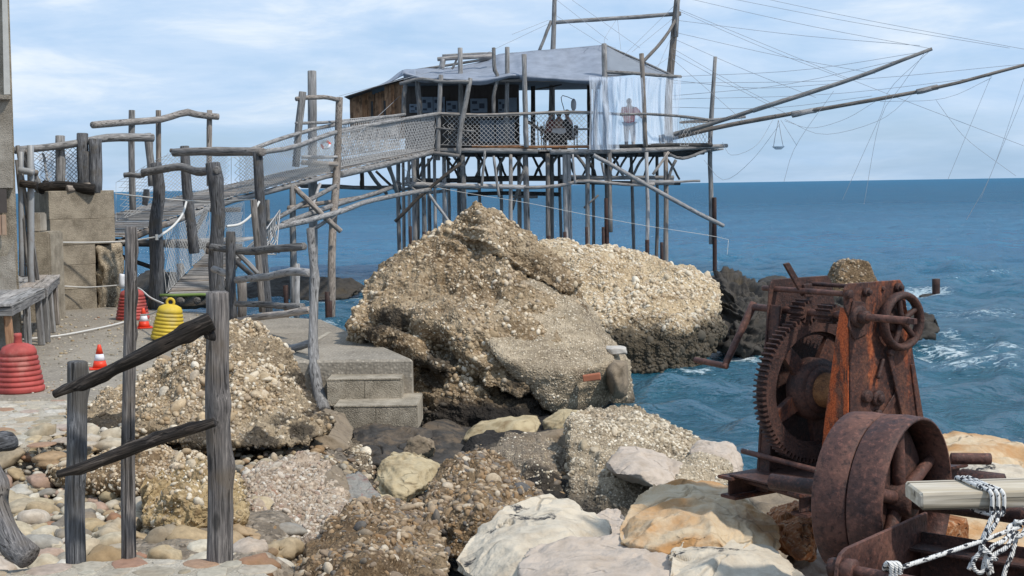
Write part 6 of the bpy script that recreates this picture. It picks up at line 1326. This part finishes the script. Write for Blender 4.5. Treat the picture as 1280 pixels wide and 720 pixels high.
for k in range(5):
    a = math.radians(62 + k * 72); c, s = math.cos(a), math.sin(a); w0, w1 = .040, .032
    P = [(GC[0] + .13 * c - w0 * s, GC[1] + .13 * s + w0 * c), (GC[0] + .13 * c + w0 * s, GC[1] + .13 * s - w0 * c), (GC[0] + .25 * c + w1 * s, GC[1] + .25 * s - w1 * c), (GC[0] + .25 * c - w1 * s, GC[1] + .25 * s + w1 * c)]
    lplate('spoke', P, GX0 + .014, GX1 - .016, M_RUSTB); 
lrod('hub_disc', (GX0 + .004, *GC), (GX1 + .012, *GC), .142, M_RUST, n=48, seg=1); lrod('hub_ring', (GX1 + .008, *GC), (GX1 + .035, *GC), .106, M_RUST, n=40, seg=1)
lrod('cable_drum', (GX1 + .02, *GC), (-.002, *GC), .080, M_DRUM, n=36, seg=30, rough=.012); lrod('axle', (-.46, *GC), (.03, *GC), .028, M_RUST)
# sheet added to darken the inside of the winch, below the gear
lplate('inner_dark_plate', [(.02, -.12), (.05, .25), (.52, .25), (.60, -.12)], -.405, -.397, M_RUST)
# pinion shaft, crank and handwheel
PY, PZ_ = .172, .700
lrod('pinion_shaft', (-.62, PY, PZ_), (.30, PY, PZ_), .0165, M_RUSTP, seg=4); block('square_end', (.29, PY - .012, PZ_ - .012), (.335, PY + .012, PZ_ + .012), M_RUSTP, wn, WMt, ch=.002)
lrod('shaft_boss', (.012, PY, PZ_), (.035, PY, PZ_), .048, M_RUST, n=24, seg=1); lrod('shaft_collar', (.035, PY, PZ_), (.075, PY, PZ_), .028, M_RUST, n=18, seg=1); lrod('shaft_collar', (-.06, PY, PZ_), (-.02, PY, PZ_), .032, M_RUST, n=18, seg=1); lrod('shaft_collar', (-.46, PY, PZ_), (-.43, PY, PZ_), .034, M_RUST, n=18, seg=1)
gear('pinion', PY, PZ_, .038, .056, .012, -.345, -.265, 13, M_RUST); gear('pinion', PY, PZ_, .030, .044, .012, -.20, -.11, 11, M_RUST)
lplate('shaft_bracket', [(PY - .06, .66), (PY - .02, .60), (PY + .06, .62), (PY + .05, .76), (PY - .03, .77)], .012, .022, M_RUST)
cr0 = (-.62, PY, PZ_); cr1 = (-.635, PY - .175, PZ_ - .265); lrod('crank_arm', (-.635, PY + .012, PZ_ + .016), cr1, [.021, .017, .016], M_RUSTP); lrod('crank_handle', (-.62, cr1[1], cr1[2]), (-.83, cr1[1] - .01, cr1[2] + .01), .0145, M_RUSTP)
HW = (.42, .665); hx = .05
def ring(name, cx, cy, cz, R, r, mat, par, M, ns=40, nr=10, fx=1.0):
    V, F_ = [], []
    for i in range(ns):
        for j in range(nr):
            a, q = i / ns * 2 * math.pi, j / nr * 2 * math.pi; V.append((cx + r * fx * math.sin(q), cy + (R + r * math.cos(q)) * math.cos(a), cz + (R + r * math.cos(q)) * math.sin(a))); F_.append((i * nr + j, ((i + 1) % ns) * nr + j, ((i + 1) % ns) * nr + (j + 1) % nr, i * nr + (j + 1) % nr))
    return ob(name, mesh_py(name, V, F_, mat, True), M, par)
ring('handwheel_rim', hx, HW[0], HW[1], .116, .017, M_RUST, wn, WMt, fx=1.6)
lrod('handwheel_hub', (.012, *HW), (hx + .03, *HW), .024, M_RUST, n=20, seg=1)
for k in range(5):
    a = .5 + k * 2 * math.pi / 5; sp_ = lrod('handwheel_spoke', (hx, HW[0] + .02 * math.cos(a), HW[1] + .02 * math.sin(a)), (hx, HW[0] + .112 * math.cos(a), HW[1] + .112 * math.sin(a)), .0135, M_RUST, n=8)
lrod('shaft_boss', (.0125, *HW), (.024, *HW), .055, M_RUST, n=24, seg=1)
# tie rods, lever, bolts, pawl links
lrod('tie_rod', (-.50, .115, .800), (.03, .115, .800), .0125, M_RUSTP); lrod('tie_rod', (-.50, .34, .812), (.02, .34, .812), .010, M_RUST)
lplate('lever', [(.125, .775), (.165, .775), (.045, .93), (.01, .925)], -.275, -.262, M_RUST); lplate('lever', [(.13, .77), (.18, .77), (.175, .83), (.12, .83)], -.262, -.250, M_RUST)
for y, z in ((.115, .800), (.225, .803), (.43, .812), (.14, .25), (.30, .26), (.565, .02)): hexb((.012, y, z), .021, .02)
for y, z in ((.225, .803), (.43, .812)): hexb((.030, y, z), .011, .018)
lrod('pivot_boss', (.012, .30, .33), (.03, .30, .33), .036, M_RUST, n=22, seg=1); hexb((.03, .30, .33), .02, .018)
lplate('pawl_link', [(.345, .535), (.375, .53), (.525, .12), (.49, .11)], .022, .034, M_RUSTB); lplate('pawl_link', [(.44, .37), (.455, .34), (.28, .16), (.255, .18)], .014, .022, M_RUSTB); lrod('hook', (.03, .355, .56), (.04, .40, .545), .008, M_RUST); hexb((.03, .36, .53), .018, .02)
lrod('link_ring', (.02, .335, .50), (.03, .29, .42), .009, M_RUST)
# base frame
def lbeam(name, lo, hi, mat): return block(name, lo, hi, mat, wn, WMt, ch=.004)
lrod('base_rod', (-.50, -.02, .055), (.02, .0, .03), .0125, M_RUSTP)
for x in (-.50, -.06):
    lbeam('base_channel', (x, -.16, -.14), (x + .10, .90, -.125), M_RUSTB); lbeam('base_channel', (x, -.18, -.05), (x + .10, .90, -.036), M_RUSTB); lbeam('base_web', (x + .044, -.155, -.124), (x + .056, .895, -.051), M_RUST)
for y in (.68,): lbeam('cross_channel', (-.44, y, -.225), (.10, y + .08, -.145), M_RUSTB)
block('base_filler', (-.44, -.16, -.034), (-.02, .80, -.026), M_RUST, wn, WMt, ch=.002); block('skirt_filler', (-.49, .70, -.32), (.04, .71, -.05), M_RUST, wn, WMt, ch=.002); lrod('base_rod', (-.42, -.08, -.06), (.06, -.08, -.085), .012, M_RUST)  # floor and skirt plates added to keep the open base dark
board('sleeper', lp_(-.60, .55, -.28), lp_(.25, .55, -.28), .20, .13, M_TIMBER, wn)
V, Fs = hull_geo([tuple(at(*p)) for p in ((955, 640, 6.75), (1000, 628, 6.7), (1016, 640, 6.6), (1014, 690, 6.25), (1000, 700, 6.2), (978, 675, 6.4), (962, 655, 6.6), (990, 632, 7.1), (1020, 640, 7.0), (1020, 700, 6.7), (960, 680, 7.0))], 6, 1); Nn = vnormals(V, Fs)
V = V + Nn * (.018 * chips(V, 9, 4) + .012 * fbm(V * [1, .3, 1], 22, 3, 3))[:, None]; cc = V.mean(0)
ob('rotten_timber', mesh_np('rotten_timber', V - cc, Fs, M_TIMBER), Matrix.Translation(Vector(cc)), None, label='rotten rust stained timber end sticking out under the winch base', category='timber')

# ------------------------------------------------------------------ belt pulley in its frame
PO = at(1148, 627, 5.0); PR = Matrix.Rotation(math.radians(-40), 3, 'Z'); pw = thing('belt_pulley', PO, 'large rusty flat belt pulley in front of the winch, its spokes in shadow', 'pulley', rot=PR); PM = WM[pw.name]
def rimring(x0, x1, R, th):
    n_ = 72; prof = [(x0, R - th), (x0, R - .004), (x0 + .004, R), ((x0 + x1) / 2, R + .004), (x1 - .004, R), (x1, R - .004), (x1, R - th), ((x0 + x1) / 2, R - th * 1.1)]
    V = [(x, r * math.cos(j / n_ * 2 * math.pi), r * math.sin(j / n_ * 2 * math.pi)) for x, r in prof for j in range(n_)]; k = len(prof)
    F_ = [(i * n_ + j, ((i + 1) % k) * n_ + j, ((i + 1) % k) * n_ + (j + 1) % n_, i * n_ + (j + 1) % n_) for i in range(k) for j in range(n_)]
    ob('rim', mesh_py('rim', V, F_, M_RUSTP, True), PM, pw)
rimring(-.270, -.139, .302, .011); rimring(-.134, 0, .304, .011)
lrod('hub', (-.26, 0, 0), (-.02, 0, 0), .060, M_RUST, pw, n=28, seg=1, M=PM); lrod('shaft', (-.60, 0, 0), (.52, 0, 0), .030, M_RUST, pw, n=18, M=PM)
for xx_, a0 in ((-.075, .35), (-.20, .9)):
    for k in range(5):
        a = a0 + k * 2 * math.pi / 5; lrod('spoke', (xx_, .05 * math.cos(a), .05 * math.sin(a)), (xx_, .296 * math.cos(a), .296 * math.sin(a)), [.026, .021], M_RUSTP, pw, n=12, M=PM)
lrod('web_disc', (-.142, 0, 0), (-.132, 0, 0), .296, M_RUST, pw, n=48, seg=1, M=PM)
hexb((.02, .33, .02), .05, .16, pw, PM, M_RUST); lrod('stub', (-.02, .34, .10), (.10, .42, .10), .022, M_RUSTP, pw, M=PM)

FO = at(1044, 690, 4.3); fm = thing('pulley_frame', FO, 'rusty steel cradle with a rounded side plate in front of the belt pulley', 'frame', rot=PR); FM = WM[fm.name]
poly = [(0, -.70), (-.012, -.08), (-.004, -.035), (.018, -.008), (.055, .002), (.66, .002), (.66, -.70)]
lplate('side_plate', poly, 0, .014, M_RUSTP, fm, FM); lplate('side_plate', [(y, z) for y, z in poly], .60, .614, M_RUST, fm, FM)
block('end_plate', (.014, .60, -.60), (.60, .612, -.055), M_RUST, fm, FM, ch=.003); block('floor_plate', (.014, .0, -.50), (.60, .60, -.49), M_RUST, fm, FM, ch=.003)
block('angle_iron', (.014, .50, -.10), (.60, .598, -.09), M_RUST, fm, FM, ch=.003)
lrod('tie_rod', (-.03, .03, -.058), (.75, .03, -.058), .0165, M_RUSTP, fm, M=FM, n=16); lrod('rod_collar', (.014, .03, -.058), (.05, .03, -.058), .036, M_RUSTP, fm, M=FM, n=18, seg=1); hexb((-.001, .03, -.058), .032, .03, fm, FM, M_RUST, -1)
lrod('plate_hole_plug', (-.002, .34, -.14), (.016, .34, -.14), .022, M_RUST, fm, M=FM, n=14, seg=1); hexb((.014, .30, -.20), .018, .02, fm, FM)

# plank lashed across and its rope
pf = at(1151, 617, 4.52); pe = at(1330, 614, 4.5); pk_b = at(1138, 600, 4.70)
board('timber_plank', Vector((pf.x, (pf.y + pk_b.y) / 2, pf.z - .026)), Vector((pe.x, (pf.y + pk_b.y) / 2, pf.z - .020)), .195, .055, M_LUMBER, None, label='pale sawn plank lashed across the rusty frame at the right edge', category='plank')
zt_ = pf.z + .004; zb_ = pf.z - .062; yf = (pf.y + pk_b.y) / 2 - .107; yb_ = (pf.y + pk_b.y) / 2 + .107
def nx(px, d=4.5): return at(px, 615, d).x
rp = thing('lashing_rope', at(1245, 640, 4.4), 'black flecked white rope knotted round the plank and pulled taut to the left', 'rope')
def frope(pts, r=.0074, nm='strand', seg=None): log(nm, pts, r, M_FLECK, rp, n=9, rough=0, wob=0, seg=seg or len(pts) * 7, cap=True)
for k, dx in enumerate((0, .019, .038)):
    xf = nx(1240) + dx; xb = nx(1216) + dx * .9 + .02
    frope([Vector((xf, yf, zb_ - .004)), Vector((xf, yf - .006, zt_ - .025)), Vector((xf - .006, yf, zt_ + .004)), Vector((xf - .03, yf + .06, zt_ + .010)), Vector((xb, yb_ - .05, zt_ + .010)), Vector((xb - .005, yb_ - .005, zt_ + .004)), Vector((xb, yb_ + .006, zt_ - .03)), Vector((xb, yb_, zb_)), Vector((xf - .03, yf + .08, zb_ - .008)), Vector((xf, yf + .004, zb_ - .008))], seg=60)
frope([at(1250, 640, 4.38), at(1244, 655, 4.36), at(1232, 672, 4.36), at(1226, 688, 4.36), at(1236, 700, 4.36), at(1240, 716, 4.36)])
frope([at(1243, 640, 4.38), at(1235, 658, 4.37), at(1228, 676, 4.37), at(1230, 690, 4.37), at(1218, 698, 4.37), at(1211, 712, 4.36)])
frope([at(1246, 700, 4.35), at(1232, 690, 4.34), at(1222, 694, 4.34), at(1216, 706, 4.34), at(1224, 716, 4.34), at(1236, 708, 4.34), at(1238, 694, 4.34), at(1228, 684, 4.34)], seg=50)
frope([at(1266, 664, 4.4), at(1254, 676, 4.36), at(1240, 684, 4.35), at(1232, 698, 4.35), at(1228, 716, 4.35)]); frope([at(1268, 668, 4.38), at(1258, 684, 4.35), at(1242, 694, 4.35), at(1234, 704, 4.34), at(1236, 718, 4.35)])
frope([at(1272, 664, 4.42), at(1266, 690, 4.40), at(1257, 712, 4.38), at(1250, 740, 4.36)]); frope([at(1300, 645, 4.5), at(1280, 652, 4.45), at(1262, 658, 4.42), at(1262, 668, 4.40), at(1276, 670, 4.40), at(1282, 656, 4.42), at(1268, 652, 4.42)], seg=50)
frope([at(1276, 658, 4.43), at(1230, 675, 4.37), at(1180, 692, 4.30), at(1140, 705, 4.25), at(1116, 713, 4.22)])
for k in range(3): frope([at(1108 + 5 * k, 716, 4.26), at(1106 + 5 * k, 709, 4.22), at(1110 + 5 * k, 704, 4.20), at(1115 + 5 * k, 709, 4.19), at(1114 + 5 * k, 724, 4.2), at(1112 + 5 * k, 736, 4.22)], r=.0085)
